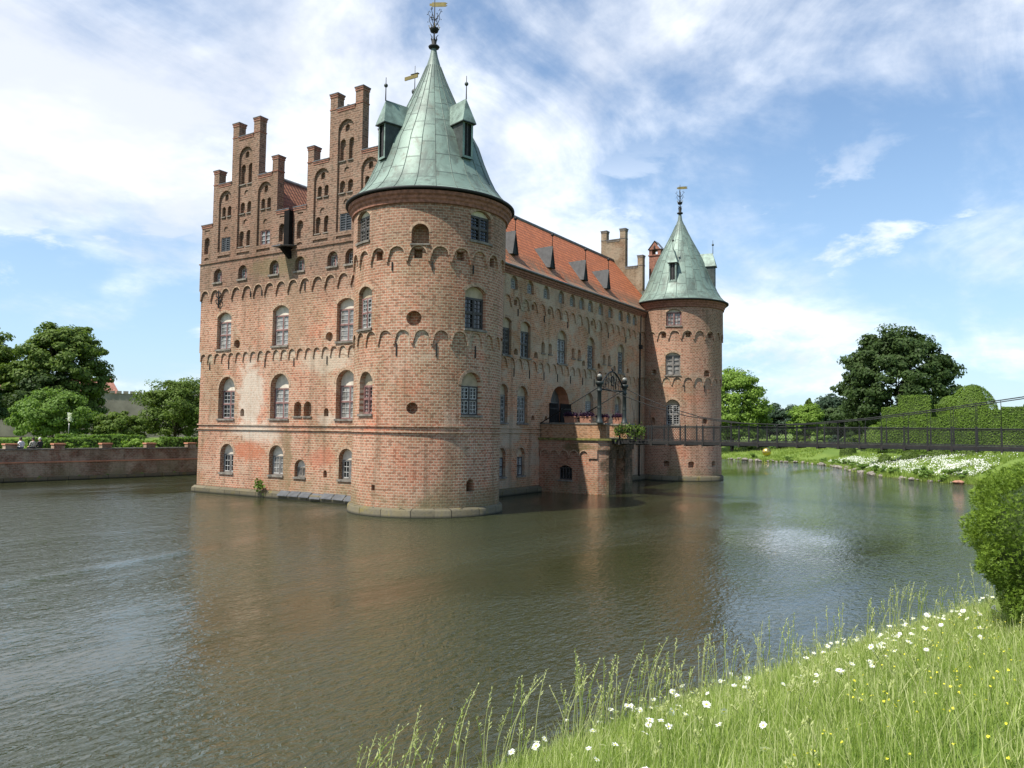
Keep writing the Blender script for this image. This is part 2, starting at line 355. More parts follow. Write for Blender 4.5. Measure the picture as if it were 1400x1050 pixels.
# ------------------------------------------------------------------ object helpers
def link(o, parent=None):
    COL.objects.link(o)
    if parent is not None: o.parent = parent
    return o
def tag(o, label=None, cat=None, group=None, kind=None):
    if label: o['label'] = label
    if cat: o['category'] = cat
    if group: o['group'] = group
    if kind: o['kind'] = kind
    return o
def empty(name, loc=(0, 0, 0)):
    o = bpy.data.objects.new(name, None); o.location = loc; o.empty_display_size = 0.3
    return link(o)
class MB:
    """collects faces and becomes one mesh object"""
    def __init__(s): s.v = []; s.f = []; s.m = []; s.mats = []; s.smooth = []
    def mi(s, mat):
        if mat not in s.mats: s.mats.append(mat)
        return s.mats.index(mat)
    def add(s, vs, fs, mat, smooth=False):
        b = len(s.v); s.v += [tuple(v) for v in vs]; k = s.mi(mat)
        for f in fs: s.f.append(tuple(i+b for i in f)); s.m.append(k); s.smooth.append(smooth)
    def box(s, a, b, mat, M=None):
        x0, y0, z0 = a; x1, y1, z1 = b
        vs = [(x0,y0,z0),(x1,y0,z0),(x1,y1,z0),(x0,y1,z0),(x0,y0,z1),(x1,y0,z1),(x1,y1,z1),(x0,y1,z1)]
        if M is not None: vs = [tuple(M @ Vector(v)) for v in vs]
        s.add(vs, [(0,3,2,1),(4,5,6,7),(0,1,5,4),(1,2,6,5),(2,3,7,6),(3,0,4,7)], mat)
    def sbox(s, surf, s0, s1, z0, z1, o0, o1, mat, n=1):
        """box in surface coordinates (along, up, outward), n cuts along"""
        for k in range(n):
            a, b = s0+(s1-s0)*k/n, s0+(s1-s0)*(k+1)/n
            vs = [surf(a,z0,o0),surf(b,z0,o0),surf(b,z1,o0),surf(a,z1,o0),surf(a,z0,o1),surf(b,z0,o1),surf(b,z1,o1),surf(a,z1,o1)]
            fs = [(4,5,6,7),(0,1,5,4),(3,7,6,2)]
            if k == 0: fs.append((0,4,7,3))
            if k == n-1: fs.append((1,2,6,5))
            if n == 1: fs.append((0,3,2,1))
            s.add(vs, fs, mat)
    def prism(s, surf, poly, o0, o1, mat):
        """polygon in (along, up) pushed from o0 to o1"""
        n = len(poly)
        vs = [surf(a, z, o0) for a, z in poly] + [surf(a, z, o1) for a, z in poly]
        fs = [tuple(range(n)), tuple(range(2*n-1, n-1, -1))] + [(i, (i+1) % n, n+(i+1) % n, n+i) for i in range(n)]
        s.add(vs, fs, mat)
    def tube(s, pts, r, mat, n=8, caps=True, smooth=True):
        pts = [Vector(p) for p in pts]; rs = r if isinstance(r, (list, tuple)) else [r]*len(pts)
        vs = []; up0 = None
        for i, p in enumerate(pts):
            d = (pts[min(i+1, len(pts)-1)] - pts[max(i-1, 0)]).normalized()
            u = Vector((0, 0, 1)) if abs(d.z) < 0.95 else Vector((1, 0, 0))
            if up0 is not None: u = up0
            a = d.cross(u).normalized(); b = a.cross(d).normalized(); up0 = b
            for k in range(n):
                t = 2*math.pi*k/n; vs.append(p + rs[i]*(a*math.cos(t)+b*math.sin(t)))
        fs = [(i*n+k, i*n+(k+1) % n, (i+1)*n+(k+1) % n, (i+1)*n+k) for i in range(len(pts)-1) for k in range(n)]
        if caps: fs += [tuple(range(n-1, -1, -1)), tuple(range((len(pts)-1)*n, len(pts)*n))]
        s.add(vs, fs, mat, smooth)
    def lathe(s, prof, c, mat, n=32, smooth=True, a0=0.0, a1=2*math.pi):
        """prof: (r, z) from bottom to top round the axis c"""
        full = abs(a1-a0-2*math.pi) < 1e-6; cols = n if full else n+1
        vs = [(c[0]+r*math.cos(a0+(a1-a0)*k/n), c[1]+r*math.sin(a0+(a1-a0)*k/n), (c[2] if len(c) > 2 else 0)+z) for r, z in prof for k in range(cols)]
        fs = []
        for i in range(len(prof)-1):
            for k in range(n):
                k2 = (k+1) % cols
                fs.append((i*cols+k, i*cols+k2, (i+1)*cols+k2, (i+1)*cols+k))
        s.add(vs, fs, mat, smooth)
    def ball(s, c, r, mat, n=12, sz=1.0):
        s.lathe([(max(1e-3, r*math.sin(math.pi*i/n)), -r*sz*math.cos(math.pi*i/n)) for i in range(n+1)], c, mat, n*2)
    def mesh(s, name):
        me = bpy.data.meshes.new(name); me.from_pydata(s.v, [], s.f)
        for m in s.mats: me.materials.append(MATS[m])
        me.polygons.foreach_set('material_index', s.m); me.polygons.foreach_set('use_smooth', s.smooth)
        bm = bmesh.new(); bm.from_mesh(me); bmesh.ops.recalc_face_normals(bm, faces=bm.faces); bm.to_mesh(me); bm.free()
        me.update(); return me
    def build(s, name, parent=None):
        return link(bpy.data.objects.new(name, s.mesh(name)), parent)
def uv_wall(me, centre=None):
    """metres on the wall: u along, v up; towers unroll round their axis"""
    uvl = me.uv_layers.new(name='UVMap') if not me.uv_layers else me.uv_layers[0]
    nl = len(me.loops); vi = np.zeros(nl, np.int32); me.loops.foreach_get('vertex_index', vi)
    co = np.zeros(len(me.vertices)*3, np.float32); me.vertices.foreach_get('co', co); co = co.reshape(-1, 3)
    npoly = len(me.polygons); nr = np.zeros(npoly*3, np.float32); me.polygons.foreach_get('normal', nr); nr = nr.reshape(-1, 3)
    lt = np.zeros(npoly, np.int32); me.polygons.foreach_get('loop_total', lt); pn = np.repeat(nr, lt, axis=0)
    p = co[vi]; uv = np.zeros((nl, 2), np.float32)
    flat = np.abs(pn[:, 2]) > 0.7
    if centre is None:
        xd = np.abs(pn[:, 0]) >= np.abs(pn[:, 1])
        uv[:, 0] = np.where(xd, p[:, 1], p[:, 0]); uv[:, 1] = p[:, 2]
        uv[flat, 1] = np.where(xd, p[:, 0], p[:, 1])[flat]
    else:
        a = np.arctan2(p[:, 1]-centre[1], p[:, 0]-centre[0])
        a = np.where(a < -0.2, a+2*np.pi, a); r = np.hypot(p[:, 1]-centre[1], p[:, 0]-centre[0])
        uv[:, 0] = a*centre[2]; uv[:, 1] = np.where(flat, r, p[:, 2])
    uvl.data.foreach_set('uv', uv.ravel())
def join_meshes(name, meshes, mats):
    bm = bmesh.new()
    for me in meshes:
        remap = [mats.index(m.name) for m in me.materials] or [0]
        n0 = len(bm.faces); bm.from_mesh(me); bm.faces.ensure_lookup_table()
        for f in bm.faces[n0:]: f.material_index = remap[min(f.material_index, len(remap)-1)]
    me = bpy.data.meshes.new(name); bm.to_mesh(me); bm.free()
    for m in mats: me.materials.append(MATS[m])
    return me
def boolean(me, cutters):
    """me minus each list of non-overlapping cutter solids"""
    for mb in cutters:
        if not mb.v: continue
        a = bpy.data.objects.new('a', me); link(a)
        b = bpy.data.objects.new('b', mb.mesh('cut')); link(b)
        md = a.modifiers.new('b', 'BOOLEAN'); md.operation = 'DIFFERENCE'; md.solver = 'EXACT'; md.object = b
        dg = bpy.context.evaluated_depsgraph_get(); new = bpy.data.meshes.new_from_object(a.evaluated_get(dg))
        bpy.data.objects.remove(a); bpy.data.objects.remove(b); me = new
    return me
def copy_tree(o, parent=None):
    c = o.copy(); COL.objects.link(c); c.parent = parent
    for ch in list(o.children): copy_tree(ch, c)
    return c

# surfaces (along, up, outward)
def leftS(s, z, o): return (-o, s, z)
def rightS(s, z, o): return (s, -o, z)
T1, R1 = (0.23, -1.65), 4.08
T2, R2 = (38.38, -2.40), 3.85
def towerS(c, r):
    def f(s, z, o):
        a = s/r; return (c[0]+(r+o)*math.cos(a), c[1]+(r+o)*math.sin(a), z)
    return f
t1S, t2S = towerS(T1, R1), towerS(T2, R2)
def arch(c, z0, z1, w, kind):
    h = w/2
    if kind == 'flat': return [(c-h, z0), (c+h, z0), (c+h, z1), (c-h, z1)]
    rise = h if kind == 'round' else w*0.22
    if kind == 'circle':
        r = h; zc = (z0+z1)/2; return [(c+r*math.cos(t), zc+r*math.sin(t)) for t in np.linspace(0, 2*math.pi, 14, endpoint=False)]
    rad = (h*h+rise*rise)/(2*rise); zc = z1-rad; a = math.asin(min(1, h/rad))
    return [(c-h, z0), (c+h, z0)] + [(c+rad*math.sin(t), zc+rad*math.cos(t)) for t in np.linspace(a, -a, 11)]

# ------------------------------------------------------------------ ground and water
POLY = [(-40, -20.5), (-34, -21.6), (-29.3, -22.9), (-25.2, -23.45), (-23.2, -24.1), (-20, -25.2), (-15, -26.9), (-11.2, -28.3), (-4, -31), (6, -33), (20, -34.5), (36, -33), (45, -29.5),
        (49.5, -25.7), (51.5, -22), (58.4, -17.2), (67, -13.6), (76.4, -10.5), (86, -6), (91, -2.9), (92, 3.8), (99, 12.7), (112, 24), (112, 48), (60, 52),
        (30, 40), (12.07, 34.1), (0.88, 35.33), (-4.35, 35.88), (-14, 36.6), (-60, 40), (-95, 30), (-95, -2), (-60, -14)]
WID = [9]*13 + [13, 13, 15, 17, 19, 20, 20, 22, 26, 20, 6] + [.3]*8 + [9]*2
WID = (WID+[9]*len(POLY))[:len(POLY)]
def ground_z(x, y):
    x = np.atleast_1d(np.asarray(x, float)); y = np.atleast_1d(np.asarray(y, float))
    best = np.full(x.shape, 1e9); wid = np.full(x.shape, 9.0); inside = np.zeros(x.shape, bool)
    n = len(POLY)
    for i in range(n):
        ax, ay = POLY[i]; bx, by = POLY[(i+1) % n]
        dx, dy = bx-ax, by-ay; t = np.clip(((x-ax)*dx+(y-ay)*dy)/(dx*dx+dy*dy), 0, 1)
        d = np.hypot(x-ax-t*dx, y-ay-t*dy); w = WID[i]+(WID[(i+1) % n]-WID[i])*t
        if min(WID[i], WID[(i+1) % n]) < 1: w = np.full(x.shape, .3)
        m = d < best; best = np.where(m, d, best); wid = np.where(m, w, wid)
        if ay != by:
            c = ((ay > y) != (by > y)) & (x < (bx-ax)*(y-ay)/(by-ay)+ax); inside ^= c
    d = np.where(inside, -best, best)
    top = np.where(y > 20, 2.35, 2.75)
    u = np.clip(d/wid, -1, 1)
    up = top*np.where(wid < 1, np.clip(u*1.2, 0, 1), 0.10*np.sqrt(np.clip(u, 0, 1))+0.90*(1-(1-np.clip(u, 0, 1))**1.5))
    down = -1.6*np.clip(-d/2.5, 0, 1)
    far = np.clip((np.hypot(x-20, y)-150)/900, 0, 1)*6
    roughn = 0.05*np.sin(x*1.3+np.sin(y*0.9)*2)*np.sin(y*1.1+x*0.4)*np.clip(d/3, 0, 1)
    return np.where(d > 0, up+roughn, down)+far*(d > 0)
def gz(x, y): return float(ground_z(x, y)[0])
def grid_mesh(name, xs, ys, zf, mat):
    X, Y = np.meshgrid(xs, ys); Z = zf(X.ravel(), Y.ravel())
    co = np.stack([X.ravel(), Y.ravel(), Z], 1).astype(np.float32)
    nx, ny = len(xs), len(ys); i = np.arange(ny-1)[:, None]*nx+np.arange(nx-1)[None, :]
    f = np.stack([i, i+1, i+nx+1, i+nx], -1).reshape(-1, 4)
    o = raw_mesh(name, co, f, [mat]); o.data.polygons.foreach_set('use_smooth', np.ones(len(f), bool)); return o
def raw_mesh(name, co, faces, mats, mi=None, parent=None):
    me = bpy.data.meshes.new(name); k = faces.shape[1]
    me.vertices.add(len(co)); me.vertices.foreach_set('co', np.ascontiguousarray(co, np.float32).ravel())
    me.loops.add(faces.size); me.loops.foreach_set('vertex_index', np.ascontiguousarray(faces, np.int32).ravel())
    me.polygons.add(len(faces)); me.polygons.foreach_set('loop_start', np.arange(0, faces.size, k, dtype=np.int32))
    me.polygons.foreach_set('loop_total', np.full(len(faces), k, np.int32))
    for m in mats: me.materials.append(MATS[m])
    if mi is not None: me.polygons.foreach_set('material_index', np.ascontiguousarray(mi, np.int32))
    me.update(); me.validate()
    return link(bpy.data.objects.new(name, me), parent)
geo = np.geomspace(1, 60, 22)-1
xs = np.concatenate([-100-geo[::-1]*60, np.arange(-99, -40, 2.0), np.arange(-40, -8, .35), np.arange(-8, 125, 1.0), 126+geo*60])
ys = np.concatenate([-46-geo[::-1]*60, np.arange(-45, -34, 1.0), np.arange(-34, -16, .35), np.arange(-16, 33, 1.0), np.arange(33, 42, .3), np.arange(42, 110, 1.5), 112+geo*60])
tag(grid_mesh('ground', xs, ys, ground_z, 'ground_grass'), kind='structure')
mb = MB(); mb.add([(-110, -45, 0), (125, -45, 0), (125, 60, 0), (-110, 60, 0)], [(0, 1, 2, 3)], 'water')
tag(mb.build('water'), kind='structure')

# ------------------------------------------------------------------ castle
castle = tag(empty('castle', (0, 0, 0)), 'red brick moated castle with stepped gables and two round towers under green copper spires', 'castle')
Z1, Z2, Z3 = 9.56, 13.86, 15.72                      # where the wall steps out
cut = {k: [MB(), MB()] for k in ('L1', 'L2', 'L3', 'R1', 'R2', 'R3', 'A1', 'A2', 'A3', 'B1', 'B2', 'B3', 'G1', 'G2')}
OFF = {'1': 0.0, '2': 0.085, '3': 0.19}
rings = {k: MB() for k in 'LRAB'}
PR = random.Random(21)
def layer(z): return '1' if z < Z1 else ('2' if z < Z2 else '3')
def cutter(key, surf, s, z0, z1, w, kind='round', depth=0.45, second=0):
    wl = key+layer(z0) if len(key) == 1 else key
    o = OFF[layer(z0)]
    cut[wl][second].prism(surf, arch(s, z0, z1, w, kind), o+0.25, o-depth, 'brick')
def ring(key, surf, s, z0, z1, w, kind, t=0.17):
    """band of upright bricks round the head of an opening, a little proud of the wall"""
    o = OFF[layer(z0)]; a = arch(s, z0, z1, w, kind)[2:]; b = arch(s, z0, z1+t, w+2*t, kind)[2:]
    rb = rings[key]
    for i in range(len(a)-1):
        q = [a[i], a[i+1], b[i+1], b[i]]
        rb.prism(surf, q, o-0.02, o+0.012+0.002*(i % 2), 'ring_brick')
def window(key, surf, s, z0, z1, w, kind='round', zt=None, frame='frame_mauve', pane='glass_mid', tym='plaster', bars='bar_white', depth=0.30, rows=3, light=True, sill=True, label=None, cols=2):
    """recess + frame with mullion, transom, glazing bars, pane, plastered head, sill"""
    o = OFF[layer(z0)]
    cutter(key, surf, s, z0, z1, w, kind, depth+0.16)
    if z1-z0 > 1.3: ring(key, surf, s, z0, z1, w, kind)
    zt = zt or z1
    if pane == 'glass_mid': pane = PR.choice(('glass_mid', 'glass_dark', 'glass_dark', 'glass_curtain'))
    h = w/2; d = o-depth; ft = 0.085 if w > 0.9 else 0.06
    f = MB()
    a, b = s-h+0.004, s+h-0.004; zb = z0+0.03
    head = zt if zt < z1 else None
    if head is None: head = z1-(h if kind == 'round' else w*0.2)
    f.sbox(surf, a, a+ft, zb, head, d-0.03, d+0.06, frame); f.sbox(surf, b-ft, b, zb, head, d-0.03, d+0.06, frame)
    f.sbox(surf, a+ft, b-ft, zb, zb+ft, d-0.03, d+0.055, frame); f.sbox(surf, a+ft, b-ft, head-ft, head, d-0.03, d+0.055, frame)
    if light:
        zm = zb+(head-zb)*0.52; tall = head-zb > 1.3
        f.sbox(surf, s-0.045, s+0.045, zb+ft, head-ft, d-0.025, d+0.065, frame)
        if tall: f.sbox(surf, a+ft, b-ft, zm-0.05, zm+0.05, d-0.022, d+0.072, frame)
        spans = [(zb+ft, zm-0.05), (zm+0.05, head-ft)] if tall else [(zb+ft, head-ft)]
        for (l0, l1) in ((a+ft, s-0.045), (s+0.045, b-ft)):
            for (q0, q1) in spans:
                # white inner sash
                e = 0.035
                f.sbox(surf, l0, l0+e, q0, q1, d-0.02, d+0.03, bars); f.sbox(surf, l1-e, l1, q0, q1, d-0.02, d+0.03, bars)
                f.sbox(surf, l0+e, l1-e, q0, q0+e, d-0.02, d+0.028, bars); f.sbox(surf, l0+e, l1-e, q1-e, q1, d-0.02, d+0.028, bars)
                for r in range(1, rows):
                    q = q0+(q1-q0)*r/rows; f.sbox(surf, l0+e, l1-e, q-0.014, q+0.014, d-0.018, d+0.02, bars)
                for c in range(1, cols):
                    l = l0+(l1-l0)*c/cols; f.sbox(surf, l-0.012, l+0.012, q0+e, q1-e, d-0.018, d+0.018, bars)
    wo = f.build('window', castle)
    if label: wo['label'] = label
    g = MB(); g.sbox(surf, a+0.01, b-0.01, zb+0.01, head-0.01, d-0.04, d-0.012, pane); g.build('pane', wo)
    if head < z1-0.02:
        pl = [(x, max(z, head)) for x, z in arch(s, head-0.01, z1-0.008, w-0.016, kind)]
        g = MB(); g.prism(surf, pl, d-0.05, d+0.03, tym); g.build('arch_panel', wo)
    if sill:
        g = MB(); g.sbox(surf, s-h-0.06, s+h+0.06, z0-0.09, z0+0.028, o-0.2, o+0.09, 'sill', n=3); g.build('sill', wo)
    return wo
def niche(key, surf, s, z0, z1, w, kind='round', depth=0.4, sill=False, second=0, key2=None):
    cutter(key2 or key, surf, s, z0, z1, w, kind, depth, second)
    if sill: rings[key].sbox(surf, s-w/2-0.06, s+w/2+0.06, z0-0.08, z0-0.002, OFF[layer(z0)]-0.1, OFF[layer(z0)]+0.08, 'sill')
def frieze(mb, surf, s0, s1, n, zb, zt, oa, ob, mat, r=None, zs=None, lime=''):
    """row of little brick arches on corbels carrying the wall above"""
    P = (s1-s0)/n; r = r or P*0.365; zs = zs or zb+0.24
    for k in range(n):
        c = s0+P*(k+0.5)
        cols = [(c-P/2, zb), (c-P/2+0.045, zb), (c-P/2+0.07, zb+0.1), (c-r, zs)]
        cols += [(c+r*math.sin(t), zs+r*math.cos(t)) for t in np.linspace(-math.pi/2+.15, math.pi/2-.15, 9)]
        cols += [(c+r, zs), (c+P/2-0.07, zb+0.1), (c+P/2-0.045, zb), (c+P/2, zb)]
        vs = []
        for s, z in cols: vs += [surf(s, z, ob), surf(s, zt, ob), surf(s, z, oa-0.03), surf(s, zt, oa-0.03)]
        fs = []
        for i in range(len(cols)-1):
            p, q = i*4, i*4+4
            fs += [(p, q, q+1, p+1), (p+2, q+2, q, p)]
        mb.add(vs, fs, mat)
        # bracket bricks under each springing, stepped outwards
        mb.sbox(surf, c-P/2-0.065, c-P/2+0.065, zb-0.06, zb-0.001, oa-0.02, ob+0.012, mat)
        ri = np.linspace(-math.pi/2, math.pi/2, 9)
        for i in range(8):
            q = [(c+rr_*math.sin(t), zs+rr_*math.cos(t)) for rr_, t in ((r+.003, ri[i]), (r+.003, ri[i+1]), (r+.075, ri[i+1]), (r+.075, ri[i]))]
            mb.prism(surf, q, ob-.03, ob+.012+.002*(i % 2), 'ring_brick')
        if lime and lime[k % len(lime)] == '1':
            pl = [(c-r+.012, zb-.12-.1*(k % 3)), (c+r-.012, zb-.16+.05*(k % 2))]+[(c+(r-.012)*math.sin(t), zs+(r-.012)*math.cos(t)) for t in np.linspace(math.pi/2, -math.pi/2, 9)]
            mb.prism(surf, pl, oa-.02, oa+.006, 'brick_lime')
anchors = []
def anchor(surf, s, z0, z1, o): anchors.append((surf, s, z0, z1, o))

# --- openings of the gable front (facing -X); numbers are metres along Y and up
for s, w, z0, z1 in ((15.73, 1.46, 9.69, 12.22), (10.17, 1.48, 9.67, 12.30), (4.44, 1.5, 9.67, 12.31)):
    window('L', leftS, s, z0, z1, w, 'seg', z1-0.62, pane='glass_curtain', rows=3, cols=1)
for s, w, z0, z1 in ((15.35, 1.68, 4.98, 7.84), (10.16, 1.70, 5.0, 7.91), (4.38, 1.62, 4.99, 7.97)):
    window('L', leftS, s, z0, z1, w, 'round', z1-0.92, pane='glass_mid', rows=3, depth=0.42)
for s, w, z0, z1 in ((15.12, 1.36, 1.38, 3.34), (10.30, 1.32, 1.42, 3.34), (4.22, 1.2, 1.39, 3.26)):
    window('L', leftS, s, z0, z1, w, 'round', z1-0.68, pane='glass_mid', rows=3, depth=0.36, frame='frame_grey')
window('L', leftS, 8.12, 1.38, 2.50, 0.96, 'round', frame='sill', bars='frame_grey', rows=6, cols=4, pane='glass_dark', label='low arched opening closed by an iron grating')
for s in (16.44, 13.89, 10.80, 8.44, 5.58, 4.08, 1.9):
    window('L', leftS, s, 14.31, 15.27, 0.88, 'round', 15.1, pane='glass_mid', rows=3, depth=0.32, frame='frame_mauve', tym='plaster_tan')
niche('L', leftS, 14.34, 9.73, 10.24, 0.62, 'circle'); niche('L', leftS, 5.80, 9.78, 10.26, 0.62, 'circle')
for s in (13.69, 5.97): niche('L', leftS, s, 5.18, 5.68, 0.38)
for s in (8.46, 7.60): niche('L', leftS, s, 5.18, 6.10, 0.66, sill=True)
niche('L', leftS, 5.93, 1.47, 1.91, 0.30)
fr = MB(); frieze(fr, leftS, 0.6, 18.2, 24, 8.92, Z1, 0, 0.085, 'brick', lime='000111000001110100000010')
frieze(fr, leftS, 0.8, 18.3, 16, 13.14, Z2, 0.085, 0.19, 'brick', zs=13.42)
for s in (17.2, 15.2, 11.6, 8.9, 6.0, 2.8): anchor(leftS, s, 8.35, 8.85, 0)
for s in (13.1, 12.0, 8.0, 5.2): anchor(leftS, s, 13.05, 13.6, 0.1)

# --- gables
def gable_poly(c):
    e = 4.36; h = []
    R_ = [(-e, Z3), (-e, 18.45), (-3.24, 18.45), (-3.24, 22.15), (-2.70, 22.15), (-2.70, 21.12), (-1.36, 21.12), (-1.36, 25.12), (-0.75, 25.12), (-0.75, 24.1)]
    return [(c+a, z) for a, z in R_]+[(c-a, z) for a, z in reversed(R_)]
def gable_solid(surf, c, o0, o1, mat='brick'):
    """stepped slab made of upright strips so each is a clean block"""
    mb = MB(); mb.prism(surf, gable_poly(c), o0, o1, mat); return mb
CG = (13.95, 4.73)
def gable_openings(c, kinds, sub):
    g1, g2 = cut['G%d' % sub]
    o = 0.19
    def rec(a, w, z0, z1): g1.prism(leftS, arch(c+a, z0, z1, w, 'round'), o+0.3, o-0.14, 'brick')
    def hole(a, w, z0, z1, kind='round', d=0.36): g2.prism(leftS, arch(c+a, z0, z1, w, kind), o-0.06, o-d, 'brick')
    def blind(a, z): hole(a, 0.44, z-0.23, z+0.23, 'circle', 0.20)
    def twins(a, sp, w, z0, z1, sill=True):
        for q in (-sp, sp): hole(a+q, w, z0, z1)
        if sill:
            for q in (-sp, sp): rings['L'].sbox(leftS, c+a+q-w/2-.05, c+a+q+w/2+.05, z0-0.07, z0-0.002, o-0.2, o-0.06, 'sill')
    def moon(a, z):
        hole(a+0.02, 0.36, z-0.05, z+0.40, 'round', 0.3)
    def shut(a, w, z0, z1, lit):
        mat = 'frame_mauve' if lit else 'shutter'
        f = MB(); d = o-0.22
        hole(a, w, z0, z1, 'flat', 0.3)
        s = c+a; hw = w/2-0.004
        f.sbox(leftS, s-hw, s-hw+.06, z0+.004, z1-.004, d-.04, d+.05, mat); f.sbox(leftS, s+hw-.06, s+hw, z0+.004, z1-.004, d-.04, d+.05, mat)
        f.sbox(leftS, s-hw+.06, s+hw-.06, z0+.004, z0+.064, d-.04, d+.048, mat); f.sbox(leftS, s-hw+.06, s+hw-.06, z1-.064, z1-.004, d-.04, d+.048, mat)
        f.sbox(leftS, s-.035, s+.035, z0+.064, z1-.064, d-.04, d+.052, mat)
        if lit:
            for q in (1, 2): f.sbox(leftS, s-hw+.06, s+hw-.06, z0+(z1-z0)*q/3-.015, z0+(z1-z0)*q/3+.015, d-.03, d+.03, 'bar_white')
        else:
            for q in range(1, 7): f.sbox(leftS, s-hw+.06, s+hw-.06, z0+(z1-z0)*q/7-.02, z0+(z1-z0)*q/7+.02, d-.03, d+.03, 'shutter')
        w_ = f.build('gable_window', castle)
        p = MB(); p.sbox(leftS, s-hw+.01, s+hw-.01, z0+.01, z1-.01, d-.045, d-.025, 'glass_curtain' if lit else 'shutter'); p.build('pane', w_)
    for a, kd in ((1.96, kinds[0]), (-2.02, kinds[2])):
        rec(a, 1.33, 16.40, 20.63); moon(a, 20.02); twins(a, 0.29, 0.36, 18.86, 19.57); blind(a, 17.95)
        if kd == 't': twins(a, 0.36, 0.42, 16.56, 17.62)
        else: shut(a-0.02, 0.94, 16.43, 17.40, kd == 'l')
    rec(-0.03, 1.35, 16.42, 23.35); moon(-0.03, 22.68)
    twins(-0.03, 0.37, 0.46, 20.83, 22.2); blind(-0.03, 20.2); twins(-0.03, 0.34, 0.44, 18.83, 19.6); blind(-0.03, 18.2)
    if kinds[1] == 't': twins(-0.03, 0.36, 0.46, 16.56, 17.64)
    else: shut(-0.03, 0.98, 16.46, 17.54, kinds[1] == 'l')
    for a in (3.78, -3.78):
        g1.prism(leftS, arch(c+a, 16.42, 17.58, 0.56, 'round'), o+0.3, o-0.25, 'brick')
        g1.prism(leftS, arch(c+a, 18.0, 18.1, 0.5, 'flat'), o+0.3, o-0.08, 'brick')
        g1.prism(leftS, arch(c+a, 15.98, 16.18, 0.5, 'seg'), o+0.3, o-0.08, 'brick')
    for a in (1.96, -0.03, -2.02): g1.prism(leftS, arch(c+a, 15.98, 16.15, 1.3, 'flat'), o+0.3, o-0.09, 'brick')
gable_openings(CG[0], 'dtl', 1); gable_openings(CG[1], 'tdt', 2)
def gable_copings(surf, c, o0, o1, parent, red=True):
    e = 4.36
    def cap(a0, a1, z, pin):
        mb = MB(); a0, a1 = c+a0, c+a1
        mb.sbox(surf, a0-.03, a1+.03, z-0.20, z-0.12, o0-.03, o1+.03, 'coping_red' if red else 'sill'); mb.sbox(surf, a0-.05, a1+.05, z-0.07, z+0.01, o0-.05, o1+.05, 'coping_red' if red else 'sill')
        mb.sbox(surf, a0-.07, a1+.07, z+0.01, z+0.06, o0-.07, o1+.07, 'lead')
        mb.sbox(surf, a0-.012, a1+.012, z-0.12, z-0.07, o0-.012, o1+.012, 'sill'); mb.build('gable_coping', parent)
        if pin:
            mb = MB(); mb.sbox(surf, a0-.03, a1+.03, z-1.0, z-0.93, o0-.03, o1+.03, 'coping_red' if red else 'sill'); mb.build('pinnacle_band', parent)
    for sg in (1, -1):
        def q(a, b, z, p): cap(min(a*sg, b*sg), max(a*sg, b*sg), z, p)
        q(3.26, e, 18.45, False); q(2.70, 3.24, 22.15, True); q(1.39, 2.67, 21.12, False); q(0.75, 1.36, 25.12, True)
    cap(-0.71, 0.71, 24.1, False)

# --- openings of the long front (facing -Y); metres along X
for s in (11.53, 13.74, 16.07, 18.39, 20.22, 21.84, 23.40, 25.35, 27.26, 29.38, 31.11, 32.5):
    window('R', rightS, s, 14.29, 15.25, 0.92, 'round', 15.08, frame='frame_grey', bars='bar_white', pane='glass_dark', rows=3, depth=0.25, tym='plaster_tan', sill=False)
for s, w in ((10.84, 1.15), (13.30, 1.38), (18.76, 1.5), (23.74, 1.3), (29.71, 1.34)):
    window('R', rightS, s, 9.62, 12.24, w, 'round' if s > 17 else 'seg', 11.55, frame='frame_dark', bars='frame_grey' if s < 17 else 'bar_white', pane='glass_mid' if s > 17 else 'glass_dark', rows=3, depth=0.25, tym='plaster_tan')
for s, w, z0, z1 in ((10.60, 1.12, 4.95, 7.63), (13.10, 1.42, 4.95, 7.62), (23.65, 1.45, 5.5, 7.65), (29.3, 1.3, 5.5, 7.58)):
    window('R', rightS, s, z0, z1, w, 'round', z1-0.72, frame='frame_grey', bars='bar_white', pane='glass_mid', rows=3, depth=0.28, tym='plaster_tan')
for s, w in ((10.5, 0.95), (12.98, 1.05)):
    window('R', rightS, s, 1.26, 3.26, w, 'round', 2.6, frame='frame_dark', bars='bar_white', pane='glass_mid', rows=4, depth=0.28, tym='brick_shade_lifted')
for s in (15.81, 16.89, 20.58, 21.67, 26.25, 27.29): niche('R', rightS, s, 10.2, 11.03, 0.52, sill=True, depth=0.25)
for s in (12.03, 14.79, 22.42, 25.26, 28.37, 31.2): niche('R', rightS, s, 9.75, 10.2, 0.52)
for s in (14.58, 16.5, 21.9): niche('R', rightS, s, 5.2, 5.57, 0.46)
for k in range(17): 
    if k % 2 == 0: niche('R', rightS, 4.7+1.2*k+0.6*0, 13.2, 13.62, 0.42, 'flat', 0.35)
frR = MB(); frieze(frR, rightS, 4.0, 34.0, 30, 8.88, Z1, 0, 0.085, 'brick_shade_lifted', lime='010010000101000')
frieze(frR, rightS, 4.1, 34.1, 25, 13.1, Z2, 0.085, 0.19, 'brick_shade_lifted', zs=13.36, lime='0010100100')
for k in range(9): anchor(rightS, 11.9+2.1*k, 8.2, 8.8, 0)
for k in range(6): anchor(rightS, 12.2+3.7*k, 12.5, 13.0, 0.1)
# doorway behind the terrace
cut['R1'][0].prism(rightS, arch(18.65, 4.3, 7.9, 3.0, 'round'), 0.25, -0.95, 'brick')

